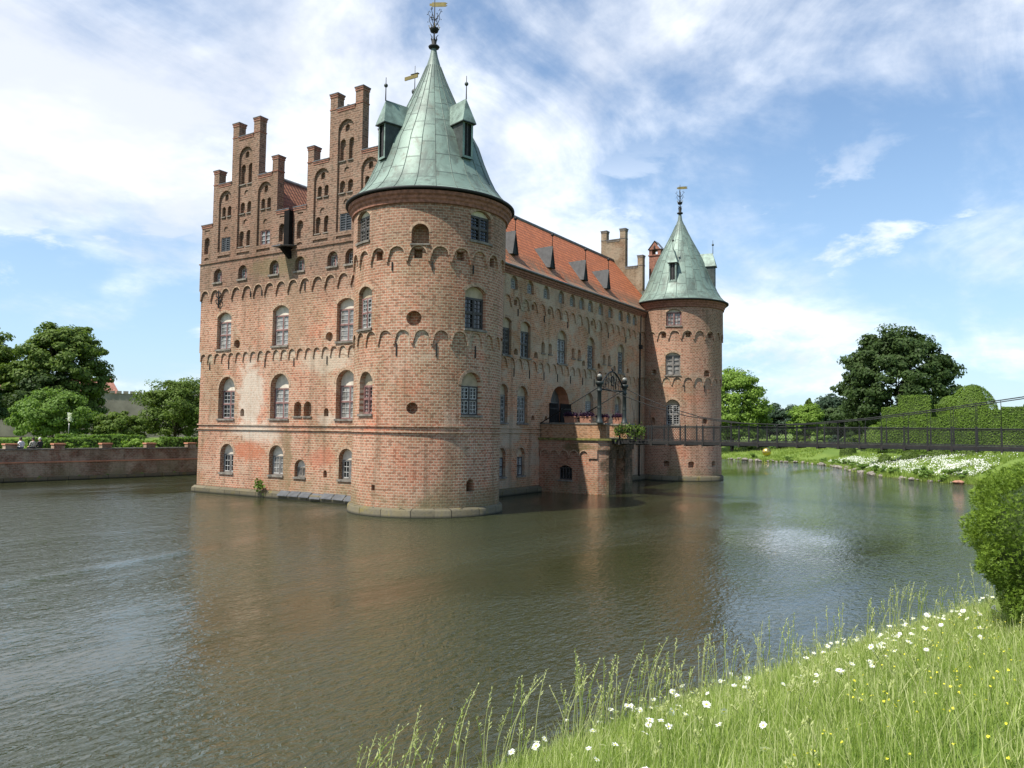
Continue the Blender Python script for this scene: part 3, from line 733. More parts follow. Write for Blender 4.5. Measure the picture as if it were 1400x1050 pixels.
# --- openings of the towers; azimuth in degrees
def az(a, r): return R(a)*r
a = lambda d: az(d, R1)
for d, w in ((161.0, 1.30), (257.5, 1.38)):
    window('A', t1S, a(d), 14.35, 16.02, w, 'seg', None, frame='frame_dark', bars='frame_grey' if d < 200 else 'frame_dark', pane='glass_mid' if d < 200 else 'glass_dark', rows=3, depth=0.22)
    window('A', t1S, a(d+2.5 if d < 200 else d-3), 9.69, 11.97, w, 'seg', 11.4, frame='frame_mauve' if d < 200 else 'frame_dark', pane='glass_curtain' if d < 200 else 'glass_dark', tym='plaster_tan', rows=3, depth=0.25, bars='bar_white' if d < 200 else 'frame_dark')
    window('A', t1S, a(d+4.5 if d < 200 else d-5), 5.2, 7.46, w-.08, 'round', 6.75, frame='frame_mauve' if d < 200 else 'frame_dark', pane='glass_curtain' if d < 200 else 'glass_dark', tym='plaster_tan', rows=3, depth=0.3, bars='bar_white' if d > 200 else 'frame_mauve')
niche('A', t1S, a(211.4), 13.95, 14.98, 0.86, sill=True, depth=0.5); ring('A', t1S, a(211.4), 13.95, 14.98, 0.86, 'round', 0.14)
niche('A', t1S, a(207.8), 9.8, 10.44, 0.78, 'circle', 0.5); niche('A', t1S, a(207.5), 5.23, 5.83, 0.6, 'circle', 0.5)
niche('A', t1S, a(177), 1.28, 1.58, 0.24, 'flat'); niche('A', t1S, a(252.5), 1.28, 1.92, 0.52, 'round', 0.6)
for k in range(6): niche('A', t1S, a(179.5+30.6*(k-1)), 13.2, 13.68, 0.42, 'flat', 0.4)
frA = MB()
n_up = 24; frieze(frA, t1S, a(110.0), a(110.0+15.4*12), 12, 13.12, Z2, 0.085, 0.19, 'brick_tower', zs=13.44)
frieze(frA, t1S, a(110.6), a(110.6+13.75*13), 13, 8.88, Z1, 0, 0.085, 'brick_tower', zs=9.16, lime='0000001100100')
for d in (195, 224, 255): anchor(t1S, a(d), 8.2, 8.85, 0); anchor(t1S, a(d-4), 12.6, 13.05, 0.1)
b = lambda d: az(d, R2)
window('B', t2S, b(191.9), 14.27, 15.84, 1.36, 'seg', None, frame='frame_mauve', bars='frame_mauve', pane='glass_mid', rows=3, depth=0.22)
window('B', t2S, b(190.4), 9.71, 11.82, 1.36, 'seg', None, frame='frame_grey', bars='frame_grey', pane='glass_curtain', rows=2, cols=1, depth=0.22)
window('B', t2S, b(189.9), 5.09, 7.48, 1.36, 'round', 7.0, frame='frame_grey', pane='glass_dark', rows=4, depth=0.28, tym='plaster_tan')
for d, z0, z1, w, kd in ((131.8, 10.45, 11.3, .7, 'flat'), (162.6, 9.74, 10.32, .6, 'circle'), (238, 9.66, 10.23, .66, 'round'), (235.9, 5.3, 5.87, .52, 'round'), (159.4, 5.25, 5.83, .6, 'round'),
        (181, 1.29, 1.85, .55, 'seg'), (215, 1.24, 1.82, .55, 'seg'), (252.3, 1.3, 1.86, .6, 'seg'), (137, 5.3, 5.9, .35, 'flat')): niche('B', t2S, b(d), z0, z1, w, kd)
for k in range(4): niche('B', t2S, b(177.8+33.0*(k-0)), 13.2, 13.65, 0.46, 'flat', 0.4)
frB = MB(); frieze(frB, t2S, b(118.5), b(118.5+16.6*11), 11, 13.1, Z2, 0.085, 0.19, 'brick_tower', zs=13.42)
frieze(frB, t2S, b(116), b(116+14.6*12), 12, 8.86, Z1, 0, 0.085, 'brick_tower', zs=9.14, lime='001010010')
for d in (206, 235): anchor(t2S, b(d), 8.2, 8.8, 0)

# --- solid walls
LM = ['brick', 'brick_lime', 'ring_brick', 'sill']
TM = ['brick_tower', 'brick_lime', 'ring_brick', 'sill']
def slab(surf, s0, s1, z0, z1, o0, o1, mat='brick'):
    m = MB(); m.sbox(surf, s0, s1, z0, z1, o0, o1, mat); return m.mesh('w')
parts = [boolean(slab(leftS, 0, 18.2, -1.5, Z1, -1.0, 0), cut['L1']), boolean(slab(leftS, 0.02, 18.3, Z1, Z2, -1.0, 0.085), cut['L2']),
         boolean(slab(leftS, 0.04, 18.40, Z2, Z3, -1.0, 0.19), cut['L3'])]
for i, c in enumerate(CG): parts.append(boolean(gable_solid(leftS, c, -0.36, 0.19).mesh('g'), cut['G%d' % (i+1)]))
mk = MB(); mk.sbox(leftS, 9.06, 9.62, Z3, 18.1, -1.5, -0.9, 'brick')
me = join_meshes('gable_front', parts+[fr.mesh('f'), rings['L'].mesh('r'), mk.mesh('k')], LM); uv_wall(me)
link(bpy.data.objects.new('gable_front', me), castle)
parts = [boolean(slab(rightS, 1.02, 37.9, -1.5, Z1, -1.1, 0, 'brick_shade_lifted'), cut['R1']), boolean(slab(rightS, 1.02, 37.9, Z1, Z2, -1.1, 0.085, 'brick_shade_lifted'), cut['R2']),
         boolean(slab(rightS, 1.02, 37.9, Z2, 15.5, -1.1, 0.19, 'brick_shade_lifted'), cut['R3'])]
for m in parts:
    m.materials.clear(); m.materials.append(MATS['brick_shade_lifted'])
core = MB(); core.box((1.1, 1.2, -1.5), (37.8, 18.0, 15.6), 'brick_shade_lifted')  # unseen solid filler inside the house, added to stop light leaking
me = join_meshes('long_front', parts+[frR.mesh('f'), rings['R'].mesh('r'), core.mesh('c')], ['brick_shade_lifted', 'brick_lime', 'ring_brick', 'sill']); uv_wall(me)
link(bpy.data.objects.new('long_front', me), castle)
def tower_wall(key, c, r, frz, name):
    def cyl(r_, z0, z1):
        m = MB(); n = 112
        vs = [(c[0]+r_*math.cos(2*math.pi*(k+.5)/n), c[1]+r_*math.sin(2*math.pi*(k+.5)/n), z) for z in (z0, z1) for k in range(n)]
        m.add(vs, [(k, (k+1) % n, n+(k+1) % n, n+k) for k in range(n)]+[tuple(range(n-1, -1, -1)), tuple(range(n, 2*n))], 'brick_tower'); return m.mesh('t')
    ps = [boolean(cyl(r, -1.5, Z1-.002), cut[key+'1']), boolean(cyl(r+0.085, Z1, Z2-.002), cut[key+'2']), boolean(cyl(r+0.19, Z2, 16.3), cut[key+'3'])]
    for m in ps: m.materials.clear(); m.materials.append(MATS['brick_tower'])
    me = join_meshes(name, ps+[frz.mesh('f'), rings[key].mesh('r')], TM); uv_wall(me, (c[0], c[1], r))
    return link(bpy.data.objects.new(name, me), castle)
tw1 = tower_wall('A', T1, R1, frA, 'round_tower'); tw1['label'] = 'near corner tower of weathered red brick'
tw2 = tower_wall('B', T2, R2, frB, 'round_tower'); tw2['label'] = 'far corner tower of red brick, half in shade'

# --- trim: plinths, string courses, cornices
pm = MB()
def plinth_flat(surf, s0, s1, h, o):
    pm.sbox(surf, s0, s1, -1.5, h-0.12, -0.3, o, 'stone'); pm.prism(surf, [(s0, h-0.12), (s1, h-0.12), (s1, h-0.118), (s0, h-0.118)], -0.3, o, 'stone')
    vs = [surf(s0, h-0.117, o), surf(s1, h-0.117, o), surf(s1, h+0.05, -0.02), surf(s0, h+0.05, -0.02)]; pm.add(vs, [(0, 1, 2, 3)], 'stone')
plinth_flat(leftS, 0, 18.42, 0.42, 0.26); plinth_flat(rightS, 0, 37, 0.45, 0.25)
for c, r in ((T1, R1), (T2, R2)):
    pm.lathe([(r+.20, -1.5), (r+.18, 0.33), (r+.13, 0.41), (r-.05, 0.5)], c, 'stone', 96)
me = pm.mesh('plinth'); uv_wall(me); pl_o = link(bpy.data.objects.new('plinth', me), castle)
ms = MB()
rs_ = random.Random(5); s0 = 10.7
for k in range(7):
    s0 -= 0.95; z0 = 0.24+rs_.uniform(-.03, .03)
    vs = [leftS(s0, z0, 0.34), leftS(s0-.88, z0+rs_.uniform(-.02, .02), 0.34), leftS(s0-.88, z0+.26, 0.02), leftS(s0, z0+.26, 0.02), leftS(s0, z0-.05, 0.36), leftS(s0-.9, z0-.05, 0.36)]
    ms.add(vs, [(0, 1, 2, 3), (4, 5, 1, 0)], 'slate')
ms.build('slate_ledge', castle)
def course(fn, centre=None, mat='brick'):
    m_ = MB(); fn(m_); me = m_.mesh('string_course'); uv_wall(me, centre); link(bpy.data.objects.new('string_course', me), castle)
for z in (4.28, 4.58):
    course(lambda m_: m_.sbox(leftS, 2.5, 18.28, z, z+0.08, -0.02, 0.085, 'brick')); course(lambda m_: m_.sbox(rightS, 3.0, 15.6, z, z+0.08, -0.02, 0.085, 'brick_shade_lifted'))
    course(lambda m_: m_.lathe([(R1-.05, z), (R1+.085, z), (R1+.085, z+.08), (R1-.05, z+.085)], T1, 'brick_tower', 112, False), (T1[0], T1[1], R1))
course(lambda m_: m_.sbox(leftS, 0.3, 18.44, Z3-0.02, Z3+0.06, 0.05, 0.26, 'brick'))
cm = MB()
for c, r in ((T1, R1), (T2, R2)):
    cm.lathe([(r+.20, 16.05), (r+.30, 16.08), (r+.31, 16.22), (r+.38, 16.30), (r+.40, 16.42), (r+.50, 16.50), (r+.52, 16.66), (r+.3, 16.70)], c, 'coping_red', 96, False)
for z0, z1, o in ((15.28, 15.42, 0.26), (15.42, 15.56, 0.34), (15.56, 15.72, 0.43)): cm.sbox(rightS, 2.0, 36.0, z0, z1-.002, -0.3, o, 'coping_red')
cm.build('cornice', castle)
gm = MB(); gm.tube([(2.0, -0.52, 15.80), (36.0, -0.52, 15.80)], 0.085, 'lead', 10); gm.build('gutter', castle)
gm = MB(); gm.tube([(33.95, -0.28, 15.7), (33.9, -0.20, 15.2), (33.85, -0.16, 12.0), (33.7, -0.14, 0.3)], 0.075, 'iron', 8)
gm.box((33.68, -0.36, 12.2), (34.02, -0.06, 12.6), 'iron'); gm.build('drainpipe', castle)
for surf, s, z0, z1, o in anchors:
    m = MB(); m.sbox(surf, s-0.028, s+0.028, z0, z1, o-0.01, o+0.05, 'iron'); m.build('wall_anchor', castle)
m = MB()
m.sbox(leftS, 16.22, 16.30, 12.55, 13.75, 0.15, 0.24, 'iron')
for sg in (1, -1):
    for zc in (12.95, 13.4): m.tube([leftS(16.26, zc-.2, .22), leftS(16.26+sg*.22, zc-.05, .22), leftS(16.26+sg*.26, zc+.15, .22), leftS(16.26+sg*.12, zc+.2, .22)], 0.035, 'iron', 6)
m.build('ornamental_anchor', castle)['label'] = 'large scrolled iron wall anchor'
# chute between the two gables with its tilted spout board
m = MB()
m.box((-0.78, 9.10, 16.4), (0.6, 9.58, 18.2), 'iron') if False else None
m.box((-0.55, 9.12, 16.0), (-0.24, 9.58, 18.25), 'door_wood')
vs = [(-0.2, 8.75, 16.05), (-0.2, 9.95, 15.95), (-1.35, 9.75, 15.85), (-1.35, 8.95, 15.85)]
m.add(vs+[(x, y, z-.06) for x, y, z in vs], [(0, 1, 2, 3), (7, 6, 5, 4), (0, 3, 7, 4), (1, 5, 6, 2), (2, 6, 7, 3)], 'lead')
m.add([(-0.2, 9.2, 15.2), (-0.2, 9.5, 15.2), (-1.0, 9.5, 15.8), (-1.0, 9.2, 15.8), (-0.2, 9.2, 15.9), (-0.2, 9.5, 15.9)], [(0, 1, 2, 3), (0, 3, 4), (1, 5, 2), (2, 5, 4, 3)], 'door_wood')
m.build('valley_spout', castle)
for i, c in enumerate(CG): gable_copings(leftS, c, -0.36, 0.19, castle)

# --- roofs
def roof_part(name, x0, x1, ye0, yr, ye1, ze, zr, mat):
    mb = MB()
    for ye, sgn in ((ye0, 1), (ye1, -1)):
        # kicked eaves: flatter at the foot
        dy = yr-ye; prof = [(ye, ze), (ye+dy*.10, ze+(zr-ze)*.075), (ye+dy*.25, ze+(zr-ze)*.235), (yr, zr)]
        for k in range(3):
            (ya, za), (yb, zb) = prof[k], prof[k+1]
            mb.add([(x0, ya, za), (x1, ya, za), (x1, yb, zb), (x0, yb, zb)], [(0, 1, 2, 3)], mat)
    me = mb.mesh(name); me.uv_layers.new(name='UVMap')
    for p in me.polygons:
        for li in p.loop_indices:
            v = me.vertices[me.loops[li].vertex_index].co
            me.uv_layers[0].data[li].uv = (v.x, math.hypot(min(abs(v.y-ye0), abs(v.y-ye1)), v.z-ze))
    o = link(bpy.data.objects.new(name, me), castle)
    r = MB(); r.tube([(x0, yr, zr+.02), ((x0+x1)/2, yr, zr-.03), (x1, yr, zr+.0)], 0.16, 'lead', 8)
    return o, r
ro, rr = roof_part('tiled_roof', 0.33, 38.25, -0.45, 4.73, 9.34, 15.85, 21.95, 'tile_orange'); rr.build('roof_ridge', ro)
rn, rr = roof_part('tiled_roof', 0.33, 38.25, 9.34, 13.95, 18.6, 15.9, 21.95, 'tile_brown'); rr.build('roof_ridge', rn)
for (px, pw) in ((11.9, .65), (17.3, .65), (22.95, .65), (27.4, .62)):
    d = empty('roof_dormer', (0, 0, 0)); d.parent = ro
    bm_ = MB(); y0, z0 = 0.58, 17.05; L_ = pw*.64; xa = px+0.60; za = 18.75
    yb = 0.58+(za-17.05)/1.22
    # steep hood: black sheet in front painting the shaded opening, lead slopes running back to the tiles
    F0, F1, AP = (xa-L_, y0-.25, z0-.05), (xa+L_, y0-.25, z0-.05), (xa, y0-.25, za)
    B0, B1, BP = (xa-L_, y0+.3, z0), (xa+L_, y0+.3, z0), (xa, yb+.15, za-.05)
    bm_.add([F0, F1, AP, B0, B1, BP], [(0, 2, 5, 3), (1, 4, 5, 2), (0, 3, 4, 1)], 'lead_pale')
    F = [(xa-L_*.86, y0-.17, z0), (xa+L_*.86, y0-.17, z0), (xa, y0-.17, za-.16)]; bm_.add(F, [(0, 1, 2)], 'iron')
    bm_.tube([(xa, y0-.2, za-.05), (xa, y0-.2, za+1.05)], 0.03, 'iron', 6); bm_.ball((xa, y0-.2, za+.85), 0.13, 'iron', 6)
    bpy.data.objects.remove(d); bm_.build('roof_dormer', ro)
# far stepped gable at the other end of the long roof
fg = MB(); fg.prism(lambda s, z, o: (38.3+o, s, z), gable_poly(CG[1]), 0.0, 0.6, 'brick_mossy')
me = fg.mesh('far_gable'); uv_wall(me); link(bpy.data.objects.new('far_gable', me), castle)
fg = MB(); fg.prism(lambda s, z, o: (38.3+o, s, z), gable_poly(CG[0]), 0.0, 0.6, 'brick_mossy')
me = fg.mesh('far_gable'); uv_wall(me); link(bpy.data.objects.new('far_gable', me), castle)
gable_copings(lambda s, z, o: (38.3+o, s, z), CG[1], 0.0, 0.6, castle, False); gable_copings(lambda s, z, o: (38.3+o, s, z), CG[0], 0.0, 0.6, castle, False)
m = MB(); m.add([(36.0, -.45, 15.9), (38.2, .2, 16.75), (38.25, 1.6, 18.5), (37.2, 1.0, 17.75)], [(0, 1, 2, 3)], 'copper_plain')
m.add([(36.2, -.8, 16.6), (37.7, -.8, 17.6), (38.25, 1.2, 18.2), (36.9, .6, 17.25)], [(0, 1, 2, 3)], 'copper_plain'); m.build('roof_flashing', castle)

def spire(c, prof, dorm, base_az, name, seams=26):
    """bell-cast copper roof laid in strips, uv = strip number and slope length"""
    n = seams*4; mb = MB(); vs = []; fs = []; L_ = [0]
    for i in range(1, len(prof)): L_.append(L_[-1]+math.hypot(prof[i][0]-prof[i-1][0], prof[i][1]-prof[i-1][1]))
    for r, z in prof:
        for k in range(n): vs.append((c[0]+r*math.cos(2*math.pi*k/n), c[1]+r*math.sin(2*math.pi*k/n), z))
    for i in range(len(prof)-1):
        for k in range(n): fs.append((i*n+k, i*n+(k+1) % n, (i+1)*n+(k+1) % n, (i+1)*n+k))
    mb.add(vs, fs, 'copper', True)
    me = mb.mesh(name); uvl = me.uv_layers.new(name='UVMap')
    for p in me.polygons:
        i, k = divmod(p.index, n)
        for li in p.loop_indices:
            vi = me.loops[li].vertex_index; ii, kk = divmod(vi, n)
            if k == n-1 and kk == 0: kk = n
            uvl.data[li].uv = (kk/4.0, L_[ii]/1.25)
    o = link(bpy.data.objects.new(name, me), castle)
    # standing seams
    sm_ = MB()
    for k in range(seams):
        t = 2*math.pi*k/seams; pts = [(c[0]+(r+.012)*math.cos(t), c[1]+(r+.012)*math.sin(t), z+.006) for r, z in prof if r > 0.25]
        sm_.tube(pts, 0.016, 'copper_seam', 4, False)
    sm_.build('standing_seams', o)
    e = MB(); r0, z0 = prof[0]
    e.lathe([(r0-.55, z0+.02), (r0-.02, z0-.10), (r0+.03, z0-.06), (r0+.03, z0+.03), (r0-.05, z0+.05)], c, 'iron', 96); e.build('eaves_edge', o)
    for (da, rf, zb, zr, za, w) in dorm:
        t = R(da); ux, uy = math.cos(t), math.sin(t); 
        def P(u, r, z): return (c[0]+r*ux-u*uy, c[1]+r*uy+u*ux, z)
        h = w/2; d = MB(); rb = rf-2.2
        d.add([P(-h, rf, zb), P(h, rf, zb), P(h, rf, zr), P(-h, rf, zr), P(-h, rb, zb), P(h, rb, zb), P(h, rb, zr), P(-h, rb, zr)], [(0, 4, 7, 3), (1, 2, 6, 5), (0, 1, 5, 4)], 'copper_dark')
        # face with a dark louvred window
        for u0, u1, q0, q1 in ((-h, -h+.13, zb, zr), (h-.13, h, zb, zr), (-h+.13, h-.13, zb, zb+.12), (-h+.13, h-.13, zr-.1, zr)):
            d.add([P(u0, rf, q0), P(u1, rf, q0), P(u1, rf, q1), P(u0, rf, q1)], [(0, 1, 2, 3)], 'copper_plain')
        d.add([P(-h+.13, rf-.10, zb+.12), P(h-.13, rf-.10, zb+.12), P(h-.13, rf-.10, zr-.1), P(-h+.13, rf-.10, zr-.1)], [(0, 1, 2, 3)], 'iron')
        d.add([P(-.03, rf-.06, zb+.12), P(.03, rf-.06, zb+.12), P(.03, rf-.06, zr-.1), P(-.03, rf-.06, zr-.1)], [(0, 1, 2, 3)], 'frame_dark')
        g = h+.11
        E = [P(-g, rf+.14, zr-.03), P(g, rf+.14, zr-.03), P(0, rf-.22, za), P(-g, rb, zr-.03), P(g, rb, zr-.03), P(0, rb, za-.02)]
        E2 = [(x, y, z-.05) for x, y, z in E]
        d.add(E, [(0, 1, 2), (0, 2, 5, 3), (1, 4, 5, 2)], 'copper_plain'); d.add([E[0], E[1], E2[1], E2[0], E[3], E2[3], E[4], E2[4]], [(0, 1, 2, 3), (0, 3, 5, 4), (1, 6, 7, 2), (3, 2, 7, 5)], 'copper_dark')
        p0 = P(0, rf-.2, za-.05)
        d.tube([p0, (p0[0], p0[1], za+1.25)], [0.035, 0.018], 'iron', 6); d.ball((p0[0], p0[1], za+.8), 0.11, 'copper_dark', 6)
        d.build('dormer', o)
    return o
prof1 = [(4.72, 16.80), (4.42, 17.02), (4.05, 17.40), (3.72, 17.85), (3.40, 18.5), (3.05, 19.35), (2.72, 20.3), (2.15, 21.35), (1.58, 22.5), (1.15, 23.45), (0.75, 24.35), (0.42, 25.2), (0.24, 25.8), (0.14, 26.3)]
s1 = spire(T1, prof1, [(163, 3.32, 19.05, 21.05, 22.4, 0.70), (253.5, 3.32, 19.05, 21.05, 22.4, 0.70)], 0, 'copper_spire')
prof2 = [(4.55, 16.75), (4.25, 16.97), (3.85, 17.4), (3.5, 18.0), (3.18, 18.8), (2.78, 19.8), (2.2, 21.2), (1.6, 22.3), (1.15, 23.15), (0.8, 23.85), (0.42, 24.7), (0.22, 25.2), (0.13, 25.8)]
s2 = spire(T2, prof2, [(188, 3.3, 18.55, 20.4, 21.7, 0.72), (279, 3.35, 18.4, 20.4, 21.7, 0.72)], 0, 'copper_spire', 24)
def vane(c, z, k, parent, flag):
    m = MB(); x, y = c
    m.lathe([(.13, 0), (.15, .05), (.30*k, .10), (.33*k, .17), (.28*k, .22), (.13, .26), (.15, .5), (.10, .62)], (x, y, z), 'iron', 14)
    m.tube([(x, y, z), (x, y, z+3.0)], [.05, .022], 'iron', 8)
    for t in range(4):   # leaves under the crown
        a_ = R(45+90*t); ux, uy = math.cos(a_), math.sin(a_)
        m.tube([(x+.08*ux, y+.08*uy, z+.45), (x+.15*ux, y+.15*uy, z+.62), (x+.12*ux, y+.12*uy, z+.75), (x+.24*ux*k, y+.24*uy*k, z+.92)], [.05, .045, .03, .01], 'iron', 5)
    m.lathe([(.05, 1.0), (.22*k, 1.06), (.25*k, 1.16), (.27*k, 1.22), (.24*k, 1.26)], (x, y, z), 'iron', 14)
    for t in range(8):
        a_ = R(45*t); ux, uy = math.cos(a_), math.sin(a_)
        m.tube([(x+.25*k*ux, y+.25*k*uy, z+1.2), (x+.30*k*ux, y+.30*k*uy, z+1.36)], [.03, .012], 'brass_dull', 5); m.ball((x+.31*k*ux, y+.31*k*uy, z+1.38), .032, 'brass_dull', 4)
    for t in range(4):   # wrought scrolls
        a_ = R(12+90*t); ux, uy = math.cos(a_), math.sin(a_)
        def Q(r, h): return (x+r*ux*k, y+r*uy*k, z+h)
        m.tube([Q(.03, 1.35), Q(.22, 1.55), Q(.34, 1.8), Q(.30, 1.98), Q(.18, 1.95), Q(.17, 1.82), Q(.24, 1.80)], .02, 'iron', 5)
        m.tube([Q(.03, 1.75), Q(.20, 1.9), Q(.36, 2.12), Q(.42, 2.3), Q(.33, 2.36), Q(.27, 2.26)], .018, 'iron', 5)
        m.ball(Q(.42, 1.72), .03, 'iron', 4); m.ball(Q(.46, 2.18), .03, 'iron', 4)
    m.build('finial', parent)
    f = MB(); zf = z+2.55
    ux, uy = math.cos(R(flag)), math.sin(R(flag))
    def F(u, h, w): return (x+u*ux-w*uy, y+u*uy+w*ux, zf+h)
    poly = [(-.30, .06), (-.16, .05), (-.16, .0), (.62, .0), (.74, .06), (.62, .12), (.74, .20), (.60, .26), (-.16, .26), (-.16, .20), (-.30, .19)]
    n = len(poly); f.add([F(u, h, -.012) for u, h in poly]+[F(u, h, .012) for u, h in poly], [tuple(range(n)), tuple(range(2*n-1, n-1, -1))]+[(i, (i+1) % n, n+(i+1) % n, n+i) for i in range(n)], 'brass_dull')
    f.build('weather_vane', parent)
vane(T1, 26.25, 1.0, s1, 300); vane(T2, 25.75, 0.9, s2, 290)
# slender turret behind, only its ball and vane rise over the roofs
tr = MB(); tr.lathe([(1.7, 15.5), (1.7, 24.0), (1.9, 24.2), (1.0, 27.5), (.3, 31.0), (.07, 32.6)], (15.67, 12.58), 'copper_plain', 24)
tro = tr.build('stair_turret', castle)
tr = MB(); tr.tube([(15.67, 12.58, 32.4), (15.67, 12.58, 35.1)], [.045, .02], 'iron', 6); tr.ball((15.67, 12.58, 32.85), .26, 'copper_dark', 8)
tr.box((15.3, 12.0, 33.85), (15.38, 13.4, 34.15), 'brass_dull'); tr.box((15.55, 12.2, 34.35), (15.8, 12.96, 34.41), 'iron'); tr.build('weather_vane', tro)
# chimney with a gabled lead cap behind the far spire
ch = MB(); X, Y = 40.2, 0.75
ch.box((X-.5, Y-.62, 16.5), (X+.5, Y+.62, 22.3), 'coping_red'); ch.box((X-.58, Y-.70, 22.3), (X+.58, Y+.70, 22.42), 'coping_red')
for sx in (-1, 1): ch.box((X+sx*.5-.13, Y-.6, 22.42), (X+sx*.5+.10 if sx < 0 else X+.63-.0, Y+.6, 22.9), 'coping_red') if False else None
ch.box((X-.5, Y-.62, 22.42), (X+.5, Y-.30, 22.95), 'coping_red'); ch.box((X-.5, Y+.30, 22.42), (X+.5, Y+.62, 22.95), 'coping_red')
ch.add([(X-.6, Y-.74, 22.95), (X+.6, Y-.74, 22.95), (X+.6, Y+.74, 22.95), (X-.6, Y+.74, 22.95), (X-.6, Y, 23.85), (X+.6, Y, 23.85)], [(0, 1, 5, 4), (2, 3, 4, 5), (0, 3, 2, 1)], 'lead')
ch.add([(X-.54, Y-.6, 22.96), (X-.54, Y+.6, 22.96), (X-.54, Y, 23.7)], [(0, 1, 2)], 'coping_red'); ch.add([(X-.605, Y-.12, 23.0), (X-.605, Y+.12, 23.0), (X-.605, Y, 23.4)], [(0, 1, 2)], 'iron')
ch.build('chimney', castle)

# --- doorway
m = MB(); ar = arch(18.65, 4.3, 7.888, 2.976, 'round'); n = len(ar)
vs = [rightS(s, z, -0.004) for s, z in ar]+[rightS(s, z, -0.94) for s, z in ar]
m.add(vs, [(i, (i+1) % n, n+(i+1) % n, n+i) for i in range(1, n)], 'render_orange'); dr = m.build('doorway', castle)
m = MB(); m.prism(rightS, arch(18.65, 4.3, 7.87, 2.95, 'round'), -0.92, -0.86, 'door_grey'); m.sbox(rightS, 17.9, 18.0, 4.3, 7.2, -0.86, -0.80, 'frame_grey'); m.sbox(rightS, 17.3, 19.9, 6.55, 6.68, -0.86, -0.80, 'frame_grey'); m.build('door', dr)
for x0, x1, o in ((16.95, 18.15, .08), (18.62, 20.35, .08)):
    m = MB(); m.sbox(rightS, x0, x1, 4.25, 6.55, o-.06, o, 'door_wood')
    for k in range(1, 5): m.sbox(rightS, x0+(x1-x0)*k/5-.01, x0+(x1-x0)*k/5+.01, 4.25, 6.55, o, o+.006, 'iron')
    for z in (4.7, 6.1): m.sbox(rightS, x0, x1, z, z+.09, o+.001, o+.02, 'iron')
    m.build('gate_leaf', dr)

# --- entrance terrace standing in the moat
ter = empty('entrance_terrace'); ter.parent = castle
TX0, TX1, TY = 15.55, 20.75, -5.35
plan = [(TX0, 0.05), (TX0, -4.75), (TX0+.55, TY), (TX1-.55, TY), (TX1, -4.75), (TX1, 0.05)]
def offs(d): return [(TX0-d, 0.02), (TX0-d, -4.75-d*.4), (TX0+.55-d*.4, TY-d), (TX1-.55+d*.4, TY-d), (TX1+d, -4.75-d*.4), (TX1+d, 0.02)]
def prism_plan(pl, z0, z1, mat):
    m = MB(); n = len(pl); m.add([(x, y, z0) for x, y in pl]+[(x, y, z1) for x, y in pl], [tuple(range(n-1, -1, -1)), tuple(range(n, 2*n))]+[(i, (i+1) % n, n+(i+1) % n, n+i) for i in range(n)], mat); return m
xS = lambda s, z, o: (TX0-o, s, z)
yS = lambda s, z, o: (s, TY-o, z)
cx = MB(); cx.prism(xS, arch(-2.18, .96, 2.0, 1.1, 'seg'), .3, -.4, 'brick_terrace'); cx.prism(yS, arch(18.1, -1, 2.9, 1.6, 'round'), .3, -1.2, 'brick_terrace')
body = boolean(prism_plan(plan, -1.5, 3.15, 'brick_terrace').mesh('b'), [cx])
up = prism_plan(offs(.10), 3.15, 3.82, 'brick_terrace')
ft = MB(); frieze(ft, xS, -4.1, -0.1, 5, 2.58, 3.15, 0, .10, 'brick_terrace', r=.31, zs=2.75)
for k in range(3): ft.sbox(yS, TX0+.8+1.2*k, TX0+1.5+1.2*k, 2.55, 3.15, -.02, .1, 'brick_terrace')
ft.sbox(xS, -4.75, -4.1, 2.55, 3.15, -.02, .1, 'brick_terrace')
for m_ in (body,): m_.materials.clear(); m_.materials.append(MATS['brick_terrace'])
me = join_meshes('terrace_body', [body, up.mesh('u'), ft.mesh('f')], ['brick_terrace', 'ring_brick']); uv_wall(me); link(bpy.data.objects.new('terrace_body', me), ter)
m = prism_plan(offs(.22), 3.82, 3.96, 'moss_ledge'); m.build('terrace_ledge', ter)
pw = .32; m = MB()
m.box((TX0, -4.9, 3.96), (TX0+pw, -.1, 4.95), 'brick_gold'); m.box((TX1-pw, -4.9, 3.96), (TX1, -.1, 4.95), 'brick_gold')
m.box((TX0+pw, TY+.12, 3.96), (16.45, TY+.12+pw, 4.95), 'brick_gold'); m.box((19.4, TY+.12, 3.96), (TX1-pw, TY+.12+pw, 4.95), 'brick_gold')
me = m.mesh('parapet'); uv_wall(me); par = link(bpy.data.objects.new('parapet', me), ter)
m = MB(); m.box((TX0-.06, -5.3, 4.95), (TX0+pw+.06, -.1, 5.06), 'sill'); m.box((TX0+pw+.061, TY+.06, 4.95), (16.5, TY+.18+pw, 5.05), 'sill'); m.build('parapet_coping', par)
m = MB(); m.box((TX1-pw-.06, -5.3, 4.95), (TX1+.06, -.1, 5.06), 'sill')
m.box((19.35, TY+.06, 4.95), (TX1-pw-.07, TY+.18+pw, 5.05), 'sill'); m.build('parapet_coping', par)
m = MB(); m.box((TX0+pw, TY+.5, 3.961), (TX1-pw, 0, 4.02), 'sill'); m.build('terrace_floor', ter)
m = MB(); d = .25
m.sbox(xS, -2.70, -1.66, .98, 1.06, -d, -d+.06, 'frame_dark'); m.sbox(xS, -2.70, -1.66, 1.78, 1.86, -d, -d+.06, 'frame_dark')
for k in range(5): m.sbox(xS, -2.70+.25*k, -2.65+.25*k, 1.0, 1.9, -d+.001, -d+.055, 'frame_dark')
m.sbox(xS, -2.72, -1.64, .965, 1.98, -d-.08, -d-.04, 'glass_dark'); m.sbox(xS, -2.78, -1.58, .86, .955, -.1, .08, 'sill'); m.build('barred_window', ter)
